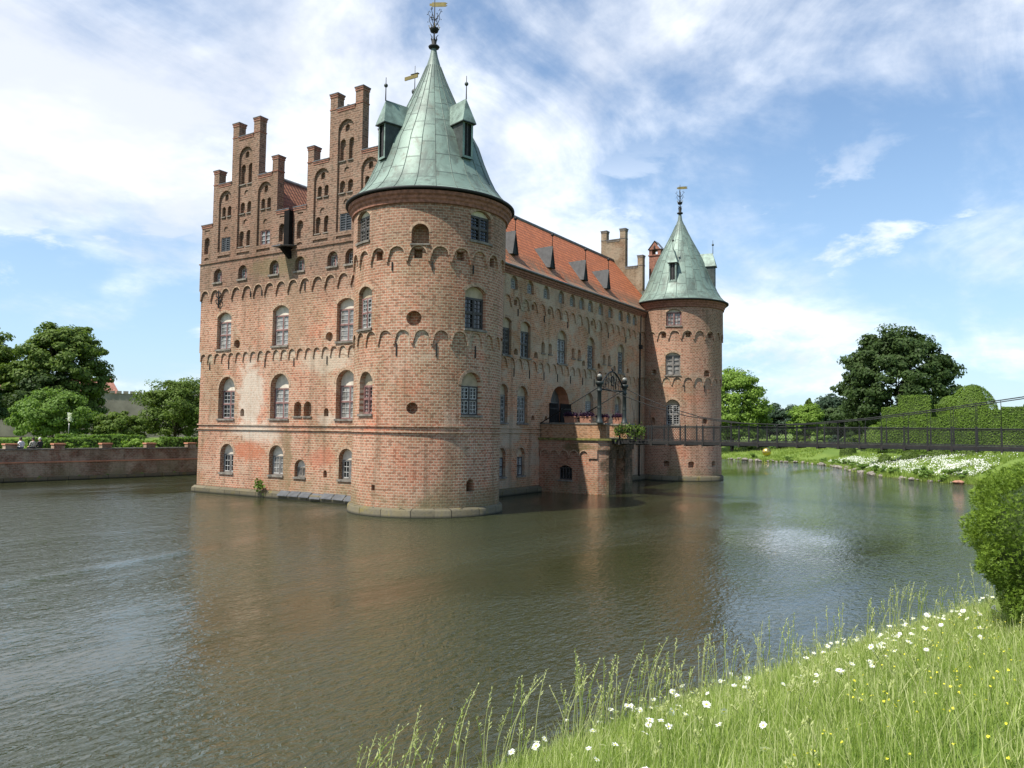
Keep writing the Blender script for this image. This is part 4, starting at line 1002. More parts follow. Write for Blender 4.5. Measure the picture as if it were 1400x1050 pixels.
# ------------------------------------------------------------------ footbridge
fb = tag(empty('footbridge', (17.6, -5.5, 3.9)), 'dark iron suspension footbridge with lattice railings leading from the castle gate over the moat', 'footbridge')
def rel(mb): 
    mb.v = [(x-17.6, y+5.5, z-3.9) for x, y, z in mb.v]; return mb
BX0, BX1, YE = 16.45, 18.75, -34.5
def deck_z(y): return 3.86-0.0012*(y+20)*(y+20)*0.15+0.03
NB = 24; PY = [-6.0-1.2*k for k in range(NB)]
m = MB()
ys_ = np.linspace(-5.3, YE, 26)
for i in range(25):
    y0, y1 = ys_[i], ys_[i+1]; a_, b_ = deck_z(y0), deck_z(y1)
    vs = [(BX0-.05, y0, a_-.10), (BX1+.05, y0, a_-.10), (BX1+.05, y1, b_-.10), (BX0-.05, y1, b_-.10), (BX0-.05, y0, a_), (BX1+.05, y0, a_), (BX1+.05, y1, b_), (BX0-.05, y1, b_)]
    m.add(vs, [(4, 5, 6, 7), (3, 2, 1, 0), (0, 4, 7, 3), (1, 2, 6, 5)], 'deck_wood')
    for x in (BX0, BX1): m.add([(x+dx, yy, zz+dz) for (yy, zz) in ((y0, a_), (y1, b_)) for dx, dz in ((-.05, -.24), (.05, -.24), (.05, -.101), (-.05, -.101))], [(0, 1, 5, 4), (1, 2, 6, 5), (3, 7, 6, 2), (0, 4, 7, 3)], 'iron')
for y in PY: m.box((BX0-.12, y-.06, deck_z(y)-.32), (BX1+.12, y+.06, deck_z(y)-.10), 'deck_wood')
rel(m).build('deck', fb)
for x in (BX0, BX1):
    m = MB()
    for dz, r in ((.98, .036), (.90, .016), (.06, .022)): m.tube([(x, y, deck_z(y)+dz) for y in np.linspace(-5.4, YE, 20)], r, 'iron', 5)
    rl = rel(m).build('railing', fb)
    m = MB(); sp = .17; hgt = .82
    for k in range(int(28.6/sp)):
        for sg in (1, -1):
            y = -5.5-sp*k; y2 = y-hgt*.85
            if y2 < YE: continue
            za, zb = (deck_z(y)+.07, deck_z(y2)+.07+hgt) if sg > 0 else (deck_z(y)+.07+hgt, deck_z(y2)+.07)
            w = .007; xo = x+sg*.012
            m.add([(xo-w, y-w, za), (xo+w, y-w, za), (xo+w, y+w, za), (xo-w, y+w, za), (xo-w, y2-w, zb), (xo+w, y2-w, zb), (xo+w, y2+w, zb), (xo-w, y2+w, zb)], [(0, 1, 5, 4), (1, 2, 6, 5), (2, 3, 7, 6), (3, 0, 4, 7)], 'iron')
    rel(m).build('lattice', rl)
    first = None
    for y in PY:
        if first is None:
            m = MB(); m.box((-.045, -.045, -.28), (.045, .045, 1.03), 'iron'); m.ball((0, 0, 1.06), .05, 'iron', 4); first = m.build('post', rl); po = first
        else: po = first.copy(); COL.objects.link(po); po.parent = rl
        po.location = (x-17.6, y+5.5, deck_z(y)-3.9)
cab = [(-4.9, 7.75), (-6.5, 7.0), (-8.5, 6.25), (-11, 5.55), (-14, 5.12), (-17, 5.02), (-19, 5.13), (-22, 5.42), (-25.6, 5.92), (-29.9, 6.62), (-33.3, 7.4)]
for xc, xb in ((15.35, BX0-.15), (19.6, BX1+.15)):
    m = MB(); m.tube([(xc+(xb-xc)*min(1, max(0, (-4.9-y)/6)), y, z) for y, z in cab], .032, 'iron', 6)
    c_ = rel(m).build('cable', fb)
    for y in PY:
        zc = np.interp(-y, [-q for q, _ in cab], [z for _, z in cab])
        xx = xc+(xb-xc)*min(1, max(0, (-4.9-y)/6))
        if zc-.2 > deck_z(y)+1.0:
            m = MB(); m.tube([(xx, y, zc), (xb+(.15 if xb < 17 else -.15), y, deck_z(y)+.98)], .012, 'iron', 4); rel(m).build('hanger', c_)
def column(x, y, zb, zt):
    m = MB()
    m.lathe([(.26, 0), (.26, .10), (.22, .14), (.19, .30), (.16, .36), (.148, .5), (.138, zt-zb-.75), (.19, zt-zb-.70), (.19, zt-zb-.62), (.15, zt-zb-.58), (.17, zt-zb-.30), (.27, zt-zb-.22), (.29, zt-zb-.12), (.29, zt-zb-.02), (.1, zt-zb)], (x, y, zb), 'iron_green', 16)
    for z in (1.0, 1.1): m.lathe([(.13, z), (.17, z+.01), (.17, z+.06), (.13, z+.07)], (x, y, zb), 'iron_green', 16)
    c_ = rel(m).build('portal_column', fb)
    m = MB(); m.lathe([(.08, 0), (.17, .05), (.20, .16), (.20, .26)], (x, y, zt), 'iron', 12); m.ball((x, y, zt+.36), .17, 'lamp_glass', 8); m.tube([(x, y, zt+.56), (x, y, zt+.72)], [.06, .02], 'iron', 6)
    rel(m).build('globe_lamp', c_)
for y in (-4.95, -33.6):
    for x in (15.35, 19.6): column(x, y, 5.05 if y > -10 else 3.0, 7.98)
m = MB(); xa, xb, y = 15.6, 19.35, -4.95
m.tube([(xa-.05, y, 7.45), (17.5, y, 7.40), (xb+.05, y, 7.45)], .055, 'iron', 8)
top = [(xa+(xb-xa)*t, y, 7.75+1.05*math.sin(math.pi*t)) for t in np.linspace(0, 1, 15)]; m.tube(top, .06, 'iron', 8)
for k in range(1, 9):
    t = k/9; x = xa+(xb-xa)*t; ztop = 7.75+1.05*math.sin(math.pi*t)
    m.tube([(x, y, 7.45), (x, y, ztop)], .018, 'iron', 5)
    if 1 < k < 8: m.tube([(x+.16*math.cos(q), y, 7.45+(ztop-7.45)*.55+.2*math.sin(q)) for q in np.linspace(0, 2*math.pi, 10)], .02, 'iron', 5)
for k in range(5): m.tube([(17.48+.22*math.cos(q+k*1.26), y-.02, 8.1+.35*math.sin(q+k*1.26)) for q in np.linspace(0, 1.1, 5)], .05, 'iron', 5)
m.tube([(17.48, y, 8.75), (17.48, y, 9.15)], [.05, .02], 'iron', 6)
for sg in (1, -1): m.tube([(17.48, y, 8.85), (17.48+.16*sg, y, 8.95), (17.48+.2*sg, y, 9.05)], .03, 'iron', 5)
rel(m).build('portal_arch', fb)
for xc, xe in ((15.35, 15.45), (19.6, 19.9)):
    m = MB(); m.tube([(xc, -4.95, 7.6), (xe, -0.12, 5.0)], .04, 'iron', 6); rel(m).build('back_stay', fb)

# ------------------------------------------------------------------ leaf scatter helpers
rng = np.random.default_rng(7)
def quads(P, N, size, aspect=1.6, r=None):
    """one leaf-shaped quad at each point P facing roughly N"""
    r = r or rng; n = len(P); N = N/np.maximum(1e-6, np.linalg.norm(N, axis=1, keepdims=True))
    T = r.normal(size=(n, 3)); T -= (T*N).sum(1, keepdims=True)*N; T /= np.maximum(1e-6, np.linalg.norm(T, axis=1, keepdims=True)); B = np.cross(N, T)
    sz = (size*(0.65+0.7*r.random((n, 1)))) if np.isscalar(size) else size[:, None]
    a, b = T*sz*aspect/2, B*sz/2
    co = np.stack([P-a, P-b+N*sz*.12, P+a, P+b+N*sz*.12], 1).reshape(-1, 3)
    return co, np.arange(n*4).reshape(n, 4)
def merge(lst):
    co = np.concatenate([c for c, _ in lst]); k = 0; fs = []
    for c, f in lst: fs.append(f+k); k += len(c)
    return co, np.concatenate(fs)
def crown(shape, n_clump, n_leaf, size, seed, fill=0.5, clump=0.24, droop=0.25):
    """shape(u) -> centre offsets and radii; leaves gathered in clumps through the crown"""
    r = np.random.default_rng(seed); rx, ry, rz, power = shape
    d = r.normal(size=(n_clump, 3)); d /= np.linalg.norm(d, axis=1, keepdims=True)
    rad = (fill+(1-fill)*r.random(n_clump))**0.7
    d[:, 2] = np.where(d[:, 2] < -0.75, -d[:, 2], d[:, 2])
    C = d*rad[:, None]
    taper = np.where(C[:, 2] > 0, (1-np.abs(C[:, 2])**power*0.0), 1.0)
    C = C*np.array([rx, ry, rz])*(0.94+0.22*r.random((n_clump, 1)))*taper[:, None]
    cr = clump*min(rx, rz)*(0.6+0.8*r.random(n_clump))
    idx = r.integers(0, n_clump, n_leaf); e = r.normal(size=(n_leaf, 3)); e /= np.linalg.norm(e, axis=1, keepdims=True)
    e[:, 2] = e[:, 2]*0.8+0.12
    rr_ = (0.35+0.75*r.random(n_leaf)**0.5)
    P = C[idx]+e*(cr[idx]*rr_)[:, None]*np.array([1.15, 1.15, 0.75])
    N = e+0.5*C[idx]/np.array([rx, ry, rz])+r.normal(size=(n_leaf, 3))*0.55+np.array([0, 0, 0.35])
    return P, N, C
def tree(name, label, cat, x, y, rx, h, z_low, mat, n_leaf, size, seed, n_clump=90, ry=None, group=None, fill=0.55, clump=0.24, cone=False, trunk_r=None, shift=(0, 0)):
    """crown spans z_low..h above ground, half width rx"""
    zb = gz(x, y); root = tag(empty(name, (x, y, zb)), label, cat, group); ry = ry or rx
    rz = (h-z_low)/2; P, N, C = crown((rx*.9, ry*.9, rz*.92, 2), n_clump, n_leaf, size, seed, fill, clump)
    if cone:
        for A in (P, C):
            f = np.clip(1.06-(A[:, 2]+rz)/(2*rz), 0.05, 1.1); A[:, :2] *= (f*1.25)[:, None]
    off = np.array([shift[0], shift[1], z_low+rz]); co, fa = quads(P+off, N, size, 1.5, np.random.default_rng(seed+5))
    raw_mesh('crown', co, fa, [mat], parent=root)
    r = np.random.default_rng(seed+1); m = MB(); tr_ = trunk_r or max(.12, h*.022)
    zt = z_low+rz*1.1; m.tube([(0, 0, -.3), (.03*h*.1, 0, z_low*.5), (shift[0]*.5, shift[1]*.5, zt*.8), (shift[0]*.8, shift[1]*.8, zt)], [tr_*1.35, tr_, tr_*.75, tr_*.4], 'bark', 8)
    for k in r.choice(len(C), min(14, len(C)), replace=False):
        c = C[k]+off; s = Vector((0, 0, z_low*.6+r.random()*rz*.6)); c = Vector(c); mid = (s+c)/2+Vector((0, 0, -.08*h*r.random()))
        m.tube([s, mid, c], [tr_*.38, tr_*.24, tr_*.08], 'bark', 5)
    m.build('trunk', root); return root
def bush(name, label, cat, x, y, rx, h, mat, n_leaf, size, seed, group=None, n_clump=26, ry=None, zoff=0.0):
    zb = gz(x, y)+zoff; root = tag(empty(name, (x, y, zb)), label, cat, group)
    P, N, C = crown((rx*.88, (ry or rx)*.88, h*.55, 2), n_clump, n_leaf, size, seed, .45, .34)
    P[:, 2] = np.abs(P[:, 2]+h*.42)*.98; co, fa = quads(P, N, size, 1.5, np.random.default_rng(seed+5))
    raw_mesh('foliage', co, fa, [mat], parent=root)
    m = MB(); r = np.random.default_rng(seed+2)
    for k in range(5):
        c = C[k]; m.tube([(0, 0, -.2), (c[0]*.4, c[1]*.4, h*.3), (c[0]*.8, c[1]*.8, max(.2, c[2]*.6+h*.4))], [.05*h/3+.02, .03*h/3+.01, .01], 'bark', 5)
    m.build('stems', root); return root
def shaped_hedge(name, label, cat, solids, mat, size, dens, seed, group=None):
    """clipped greenery: solids are ('box', centre, half sizes, yaw) or ('dome', centre, radii); leaves cover the faces"""
    r = np.random.default_rng(seed); L_ = []; core = MB()
    c0 = np.array(solids[0][1], float); root_loc = (c0[0], c0[1], gz(c0[0], c0[1]))
    for sd_ in solids:
        c = np.array(sd_[1], float); hs = np.array(sd_[2], float)
        if sd_[0] == 'box':
            yaw = sd_[3] if len(sd_) > 3 else 0.0; cs, sn = math.cos(yaw), math.sin(yaw)
            faces = [((1, 0, 0), hs[1]*hs[2]*4), ((-1, 0, 0), hs[1]*hs[2]*4), ((0, 1, 0), hs[0]*hs[2]*4), ((0, -1, 0), hs[0]*hs[2]*4), ((0, 0, 1), hs[0]*hs[1]*4)]
            for nv, area in faces:
                n = int(area*dens)+4; u = r.random((n, 3))*2-1; nv = np.array(nv, float)
                p = np.where(nv != 0, nv, u)*hs; nn = np.tile(nv, (n, 1))
                wav = 0.6*size*np.sin(p[:, :1]*1.7+p[:, 1:2]*2.1)*np.cos(p[:, 2:]*1.9)
                p = p+nn*(wav+r.normal(size=(n, 1))*size*.4-size*.2)
                q = p.copy(); q[:, 0] = p[:, 0]*cs-p[:, 1]*sn; q[:, 1] = p[:, 0]*sn+p[:, 1]*cs
                qn = nn.copy(); qn[:, 0] = nn[:, 0]*cs-nn[:, 1]*sn; qn[:, 1] = nn[:, 0]*sn+nn[:, 1]*cs
                L_.append(quads(q+c, qn*1.3+r.normal(size=(n, 3))*.34+np.array([0, 0, .1]), size, 1.5, r))
            M = Matrix.Translation(c) @ Matrix.Rotation(yaw, 4, 'Z'); k = hs-size*.55
            core.box(tuple(-k), tuple(k), 'hedge_core', M)
        else:
            area = 2*math.pi*hs[0]*hs[2]*1.15; n = int(area*dens); d = r.normal(size=(n, 3)); d[:, 2] = np.abs(d[:, 2]); d /= np.linalg.norm(d, axis=1, keepdims=True)
            bump = 1+0.02*np.sin(d[:, :1]*9)*np.cos(d[:, 1:2]*8)
            p = d*hs*bump*(1+r.normal(size=(n, 1))*size*.25/hs[0]); L_.append(quads(p+c, d/hs*hs[0]*1.3+r.normal(size=(n, 3))*.36+np.array([0, 0, .1]), size, 1.5, r))
            k = hs-size*.55; core.lathe([(max(.01, k[0]*math.cos(t)), k[2]*math.sin(t)) for t in np.linspace(0, math.pi/2, 8)], tuple(c), 'hedge_core', 20)
    co, fa = merge(L_)
    root = tag(empty(name, root_loc), label, cat, group); rl = np.array(root_loc)
    raw_mesh('foliage', co-rl, fa, [mat], parent=root)
    core.v = [tuple(np.array(v)-rl) for v in core.v]; core.build('branches', root); return root

# ------------------------------------------------------------------ right bank and park
tree('broad_tree', 'huge dark spreading beech tree rising behind the clipped hedge', 'tree', 116.5, -13.2, 9.4, 19.6, -.6, 'leaf_dark', 64000, .34, 311, 380, fill=.72, clump=.14)
tree('leafy_tree', 'bright green tree peeping out beside the far round tower', 'tree', 110.5, 14.0, 6.8, 15.0, -.2, 'leaf_lime', 34000, .27, 412, 240, fill=.6, clump=.19)
tree('conifer', 'slim pointed conifer standing up above the bright green tree', 'tree', 147, 7.7, 2.6, 10.4, .3, 'leaf_mid', 6000, .32, 13, 70, cone=True)
tree('leafy_tree', 'yellow green young tree in front of the pointed conifer', 'tree', 132.2, 5.2, 3.4, 7.4, .0, 'leaf_lime', 10000, .28, 14, 90, fill=.5, clump=.26)
for i, (x, y, rx, h, mt, lab) in enumerate((
        (217, 44, 8.5, 10.0, 'leaf_blue', 'distant dark tree at the left end of the far treeline'), (222, 35, 7.5, 10.8, 'leaf_blue', 'distant dark tree, second from the left in the far treeline'),
        (219, 27, 8.0, 10.4, 'leaf_blue', 'distant dark tree left of the pointed conifer'), (222, 18, 7.5, 9.6, 'leaf_blue', 'distant dark tree half hidden behind the pointed conifer'),
        (182, 9.5, 6.2, 12.0, 'leaf_blue', 'dusky tree just right of the pointed conifer'), (160, 1.5, 6.0, 9.0, 'leaf_dark', 'low dark green tree left of the huge beech'))):
    tree('parkland_tree', lab, 'tree', x, y, rx, h, -.4, mt, 12000, .46, 30+i, 90, group='trees along the far treeline', fill=.35)  # bluish leaf colour of the farthest trees stands in for distance haze
bush('flowering_shrub', 'shrub dotted with pale blossom behind the bridge railing', 'shrub', 101, -10.6, 2.6, 2.4, 'leaf_mid', 2600, .22, 41)
bush('flowering_shrub', 'grey green shrub left of the blossoming one behind the bridge', 'shrub', 104, -6.2, 2.6, 2.2, 'leaf_blue', 2400, .22, 42)
for i, (x, y, lab) in enumerate(((108, 8.6, 'low light green shrub nearest the far tower'), (109, 5.0, 'low light green shrub, second from the far tower'), (108, 1.2, 'low light green shrub, third from the far tower'), (107, -2.6, 'low light green shrub behind the middle of the bridge'))):
    bush('garden_shrub', lab, 'shrub', x, y, 2.3, 2.1, 'leaf_bright' if i % 2 else 'leaf_mid', 2200, .24, 50+i, group='shrubs along the far lawn')
# clipped yew garden
HEDGE = [('box', (72.2+.02*k, -16.9-2.15*k, 2.2+(3.75+.30*k)/2), (2.0, 1.15, (3.75+.30*k)/2)) for k in range(10)]+[('dome', (71.2, -15.4, 2.4), (1.8, 1.6, 3.2))]
HY = -1.62
shaped_hedge('clipped_hedge', 'long tall clipped hedge stretching along the right bank', 'hedge', HEDGE, 'leaf_hedge', .11, 120, 61)
shaped_hedge('topiary_block', 'square clipped topiary block standing over the hedge end', 'topiary', [('box', (73.2, -19.7, 7.7), (1.3, 1.75, 1.55))], 'leaf_hedge', .10, 150, 62)
shaped_hedge('topiary_block', 'small low clipped block at the very end of the hedge', 'topiary', [('box', (72.9, -17.0, 6.6), (1.0, 0.95, 1.2))], 'leaf_hedge', .10, 150, 63)
shaped_hedge('topiary_dome', 'big round clipped dome rising above the hedge', 'topiary', [('dome', (72.6, -25.7, 6.0), (1.9, 2.75, 4.4))], 'leaf_hedge', .10, 150, 64)
shaped_hedge('topiary_dome', 'lower clipped mound left of the big dome', 'topiary', [('dome', (75.5, -23.3, 6.2), (2.0, 1.8, 3.1)), ('box', (74.4, -22.4, 7.0), (.9, 1.2, 1.2))], 'leaf_hedge', .10, 150, 65)
for i, (x, y, w, h, lab) in enumerate(((94.0, -8.6, 1.2, 2.9, 'clipped cone leftmost of the row before the hedge'), (69.6, -16.6, .9, 1.5, 'small clipped ball second in the row before the hedge'), (68.6, -19.4, 1.0, 1.6, 'clipped ball in the middle of the row before the hedge'),
        (67.6, -22.4, 1.1, 1.6, 'clipped ball left of the two big dark ones before the hedge'), (64.6, -25.9, 1.15, 1.5, 'dark clipped ball whose foot shows under the bridge deck'), (63.9, -29.2, 1.5, 1.6, 'largest dark clipped ball at the right edge under the bridge deck'))):
    z = gz(x, y); shaped_hedge('topiary_ball', lab, 'topiary', [('dome', (x, y, z-.25), (w, w, h))], 'leaf_mid', .11, 110, 70+i, group='clipped balls before the hedge')
# bright ball sculpture on the lawn
bx, by = 96.9, 4.3; bz = gz(bx, by)
gb = tag(empty('ball_sculpture', (bx, by, bz)), 'shiny gold ball sculpture on the lawn by the water', 'sculpture')
m = MB(); m.ball((0, 0, .72), .70, 'gold', 16); m.build('ball', gb); m = MB(); m.lathe([(.3, -.1), (.3, .05), (.22, .08)], (0, 0, 0), 'slate', 16); m.build('base', gb)
# bank plants, stones, daisies
def bank(i, t, d):
    """point on the moat edge segment i at t, d metres up the bank"""
    ax, ay = POLY[i]; bx_, by_ = POLY[i+1]; L_ = math.hypot(bx_-ax, by_-ay); nx, ny = (by_-ay)/L_, -(bx_-ax)/L_
    return ax+(bx_-ax)*t+nx*d, ay+(by_-ay)*t+ny*d
SEG = range(13, 22)
weeds = [(13, .35, .9), (13, .9, .6), (14, .2, .9), (14, .8, 1.0), (15, .1, .7), (15, .45, .9), (15, .8, .6), (16, .2, .8), (16, .6, .7), (17, .1, .9), (17, .5, .7), (18, .2, .9), (19, .4, .9), (20, .3, .8), (21, .2, 1.0)]
wl = ['green weed clump at the water edge right of the white daisies', 'green weed clump by the reddish stone']
for i, (sg, t, d) in enumerate(weeds):
    x, y = bank(sg, t, d); s = [1.5, .7, 1.1, .7, 1.2, .6, 1.0, .9, .7, .9, .7, .8, .8, .9, 1.0][i]
    bush('weed_clump', 'low bright green weed clump growing at the stony edge of the far bank', 'weed', x, y, s, .55+.35*s, 'leaf_bright', int(700*s), .14, 90+i, group='weed clumps on the far bank', n_clump=12)
stones = []
for k in range(3):
    bm = bmesh.new(); bmesh.ops.create_icosphere(bm, subdivisions=2, radius=1)
    rr3 = random.Random(k)
    for v in bm.verts: v.co *= 1+rr3.uniform(-.16, .16); v.co.z *= .62
    me = bpy.data.meshes.new('stone'); bm.to_mesh(me); bm.free(); me.materials.append(MATS['rock']); stones.append(me)
rs = random.Random(4)
for sg in SEG:
    ax, ay = POLY[sg]; bx_, by_ = POLY[sg+1]; L_ = math.hypot(bx_-ax, by_-ay); k = 0.2
    while k < L_:
        s = rs.choice((.12, .15, .19, .24, .3, .38))*rs.uniform(.8, 1.25); x, y = bank(sg, k/L_, rs.uniform(-.25, .75)); o = bpy.data.objects.new('edge_stone', stones[rs.randrange(3)]); link(o)
        o.location = (x, y, .02+rs.uniform(0, .16)); o.scale = (s*rs.uniform(.8, 1.4), s*rs.uniform(.8, 1.3), s); o.rotation_euler = (0, 0, rs.uniform(0, 6))
        tag(o, 'small pale stone in the row edging the far bank', 'stone', 'stones edging the far bank'); k += s*rs.choice((.5, .9, 1.6, 2.4, 5.0))
x, y = bank(13, .15, .1); o = bpy.data.objects.new('edge_stone', stones[0].copy()); link(o); o.data.materials[0] = MATS['rock_red']; o.location = (x, y, .15); o.scale = (.55, .5, .3)
tag(o, 'reddish broken stone at the near end of the far bank', 'stone')
def scatter_bank(regions, n, seed):
    r = np.random.default_rng(seed); out = []
    for (sg0, sg1, d0, d1, share) in regions:
        for _ in range(int(n*share)):
            u = r.random()*(sg1-sg0)+sg0; i = int(u); t = u-i; d = d0+(d1-d0)*r.random()
            if math.sin(u*9.0+d*.9)+math.sin(d*1.9-u*5.3)+r.normal()*.7 < -.35: continue
            out.append(bank(i, t, d))
    P = np.array(out); return P
D = scatter_bank([(13.0, 14.85, 1.4, 6.5, .40), (15.15, 16.9, 1.2, 9.5, .55), (16.9, 18.0, 1.0, 5.0, .2), (13.0, 18.0, 1.0, 12.0, .10)], 6500, 3)
Z = ground_z(D[:, 0], D[:, 1])+rng.random(len(D))*.35+.1
N = rng.normal(size=(len(D), 3))*.45+np.array([-.35, -.1, .8]); co, fa = quads(np.column_stack([D, Z]), N, .115, 1.0)
tag(raw_mesh('daisy_drift', co, fa, ['petal_white']), 'drifts of white daisies on the sloping far bank', 'flowers', kind='stuff')
D = scatter_bank([(11.0, 22.0, 0.0, 19.0, 1.2), (13.0, 22.0, -.1, 1.0, .35), (8.5, 13.2, 0.0, 7.0, .6)], 38000, 5); Z = ground_z(D[:, 0], D[:, 1])
hgt = .18+.30*rng.random(len(D)); n = len(D); lean = rng.normal(size=(n, 2))*.12; ang = rng.random(n)*6.28; wv = np.column_stack([np.cos(ang), np.sin(ang)])*.05
b0 = np.column_stack([D-wv, Z]); b1 = np.column_stack([D+wv, Z]); tp = np.column_stack([D+lean, Z+hgt])
co = np.stack([b0, b1, tp], 1).reshape(-1, 3)
tag(raw_mesh('bank_grass', co, np.arange(n*3).reshape(n, 3), ['grass_blade']), 'tufted meadow grass on the far bank', 'grass', kind='stuff')

# ------------------------------------------------------------------ left garden
mw = tag(empty('moat_wall', (1, 35.3, 0)), 'low weathered brick retaining wall with stub piers along the left side of the moat', 'wall')
pts = [(-40, 38.6), (-14, 36.6), (-4.35, 35.88), (0.88, 35.33), (12.07, 34.1), (30, 40)]
m = MB(); cp = MB(); lg = MB(); pr = []
PIERS = [(-3.72, 35.83, -0.074), (-0.28, 35.45, -0.105), (3.43, 35.05, -0.109), (7.17, 34.64, -0.109), (10.97, 34.22, -0.109), (-9.5, 36.26, -0.074), (-13.6, 36.57, -0.074)]
for (ax, ay), (bx_, by_) in zip(pts[:-1], pts[1:]):
    L_ = math.hypot(bx_-ax, by_-ay); ux, uy = (bx_-ax)/L_, (by_-ay)/L_; nx, ny = uy, -ux
    def S(s, z, o): return (ax+ux*s+nx*o-1, ay+uy*s+ny*o-35.3, z)
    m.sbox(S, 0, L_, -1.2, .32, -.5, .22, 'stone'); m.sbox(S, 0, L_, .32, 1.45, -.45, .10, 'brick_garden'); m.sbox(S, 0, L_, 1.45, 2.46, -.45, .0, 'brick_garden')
    lg.sbox(S, 0, L_, 1.45, 1.54, 0.001, .16, 'render_orange'); cp.sbox(S, -.01, L_+.01, 2.46, 2.56, -.50, .06, 'sill')
for px_, py_, an_ in PIERS: pr.append(((px_-1, py_-35.3, 0), an_))
me = m.mesh('wall_body'); uv_wall(me); link(bpy.data.objects.new('wall_body', me), mw); lg.build('ledge', mw); cp.build('coping', mw)
first = None
for (p, an) in pr:
    if first is None:
        q = MB(); q.box((-.40, -.06, 2.40), (.40, .52, 2.86), 'brick_garden'); q.box((-.46, -.12, 2.86), (.46, .58, 2.97), 'render_orange')
        me = q.mesh('pier'); uv_wall(me); first = link(bpy.data.objects.new('pier', me), mw); o = first
    else: o = first.copy(); COL.objects.link(o)
    o.location = (p[0], p[1], 0); o.rotation_euler = (0, 0, an)
tree('spreading_tree', 'tall broad chestnut tree above the left garden', 'tree', 20.4, 75.3, 5.9, 15.3, -.3, 'leaf_mid', 48000, .27, 221, 280, fill=.66, clump=.16)
tree('spreading_tree', 'tall pale topped tree at the left edge of the picture', 'tree', 13.6, 84.0, 6.4, 15.2, .3, 'leaf_mid', 26000, .30, 22, 170, fill=.45, clump=.18)
tree('spreading_tree', 'dark tree filling the gap between the two tall left trees', 'tree', 17.6, 73.0, 4.4, 8.6, .0, 'leaf_dark', 14000, .26, 23, 110, fill=.4)
tree('spreading_tree', 'dark evergreen at the far left edge behind the garden', 'tree', 6.8, 71.0, 4.6, 8.8, .0, 'leaf_dark', 14000, .26, 24, 110, fill=.4)
tree('garden_tree', 'light green small tree in front of the tall chestnut', 'tree', 8.2, 53.0, 4.2, 5.5, .0, 'leaf_bright', 17000, .17, 25, 130, clump=.24, fill=.4)
tree('garden_tree', 'rounded leafy tree close to the left corner of the castle', 'tree', 18.1, 47.2, 4.1, 7.4, -.3, 'leaf_mid', 26000, .16, 26, 190, clump=.2, fill=.35)
tree('garden_tree', 'lower bushy tree left of the rounded one by the castle', 'tree', 12.4, 48.0, 2.7, 3.5, -.3, 'leaf_mid', 12000, .16, 27, 100, fill=.35)
for i, (x0, y0, x1, y1, h, lab) in enumerate(((-12, 43.5, -1.5, 38.6, .85, 'low clipped hedge behind the seated people on the left'), (-.6, 39.9, 4.9, 37.4, .95, 'low bright hedge just behind the middle of the moat wall'),
        (3.2, 42.6, 9.6, 39.6, 1.2, 'second taller hedge row behind the moat wall'), (9.4, 36.6, 14.0, 34.9, 1.05, 'low bright hedge where the moat wall meets the castle'), (-16, 49, -2.0, 44, .9, 'far low hedge row at the left edge of the garden'))):
    L_ = math.hypot(x1-x0, y1-y0); cx_, cy_ = (x0+x1)/2, (y0+y1)/2
    shaped_hedge('box_hedge', lab, 'hedge', [('box', (cx_, cy_, 2.35+h/2), (L_/2, .55, h/2), math.atan2(y1-y0, x1-x0))], 'leaf_bright', .16, 55, 80+i, group='low garden hedges')
for i, (x, y, s, lab) in enumerate(((2.6, 38.2, .9, 'loose green plant in the bed behind the moat wall, left one'), (7.6, 37.3, 1.0, 'loose green plant in the bed behind the moat wall, middle one'), (8.9, 36.8, .8, 'loose green plant in the bed behind the moat wall, right one'), (-3.6, 41, .8, 'loose yellowish plant behind the seated people'))):
    bush('bed_plant', lab, 'plant', x, y, s*1.3, s, 'leaf_lime', 900, .14, 120+i, group='plants in the garden beds')
# outbuilding behind the trees
bn = tag(empty('outbuilding', (44, 92, 2.5)), 'long low farm building with tiled wall top behind the left trees', 'building')
def bn_box(name, a_, b_, mat, par=bn):
    q = MB(); q.box(a_, b_, mat, Matrix.Rotation(R(-32), 4, 'Z')); return q.build(name, par)
bn_box('wall', (-32, 0, 0), (14, .6, 7.2), 'wall_far')
q = MB(); Mr = Matrix.Rotation(R(-32), 4, 'Z')
for k in range(46): q.box((-32+k, -.15, 7.2), (-31.25+k, .75, 7.62), 'wall_far', Mr)
q.build('coping_tiles', bn)
q = MB(); q.add([Mr @ Vector(v) for v in ((-26, 3, 6.2), (-4, 3, 6.2), (-6, 8, 10.0), (-24, 8, 10.0), (-4, 13, 6.2), (-26, 13, 6.2))], [(0, 1, 2, 3), (1, 4, 2), (0, 3, 5), (4, 5, 3, 2)], 'roof_far'); q.build('roof', bn)
bn_box('rear_house', (-25, 3.5, 0), (-5, 12.5, 6.2), 'wall_far')
# thin fountain jet
fo = tag(empty('fountain', (4.58, 43.2, gz(4.58, 43.2))), 'thin white fountain jet standing in the left garden', 'fountain')
q = MB(); q.lathe([(.8, 0), (.85, .35), (.75, .36), (.72, .2)], (0, 0, 0), 'rock', 20); q.build('basin', fo)
q = MB(); q.tube([(0, 0, .2), (0, 0, 1.6), (.02, 0, 2.3)], [.025, .035, .05], 'lamp_glass', 6)
co, fa = quads(np.column_stack([rng.normal(size=260)*.09+.03, rng.normal(size=260)*.09, 2.45+rng.random(260)*.8-.0]), rng.normal(size=(260, 3)), .07, 1.2)
q.build('jet', fo); raw_mesh('spray', co, fa, ['petal_white'], parent=fo)

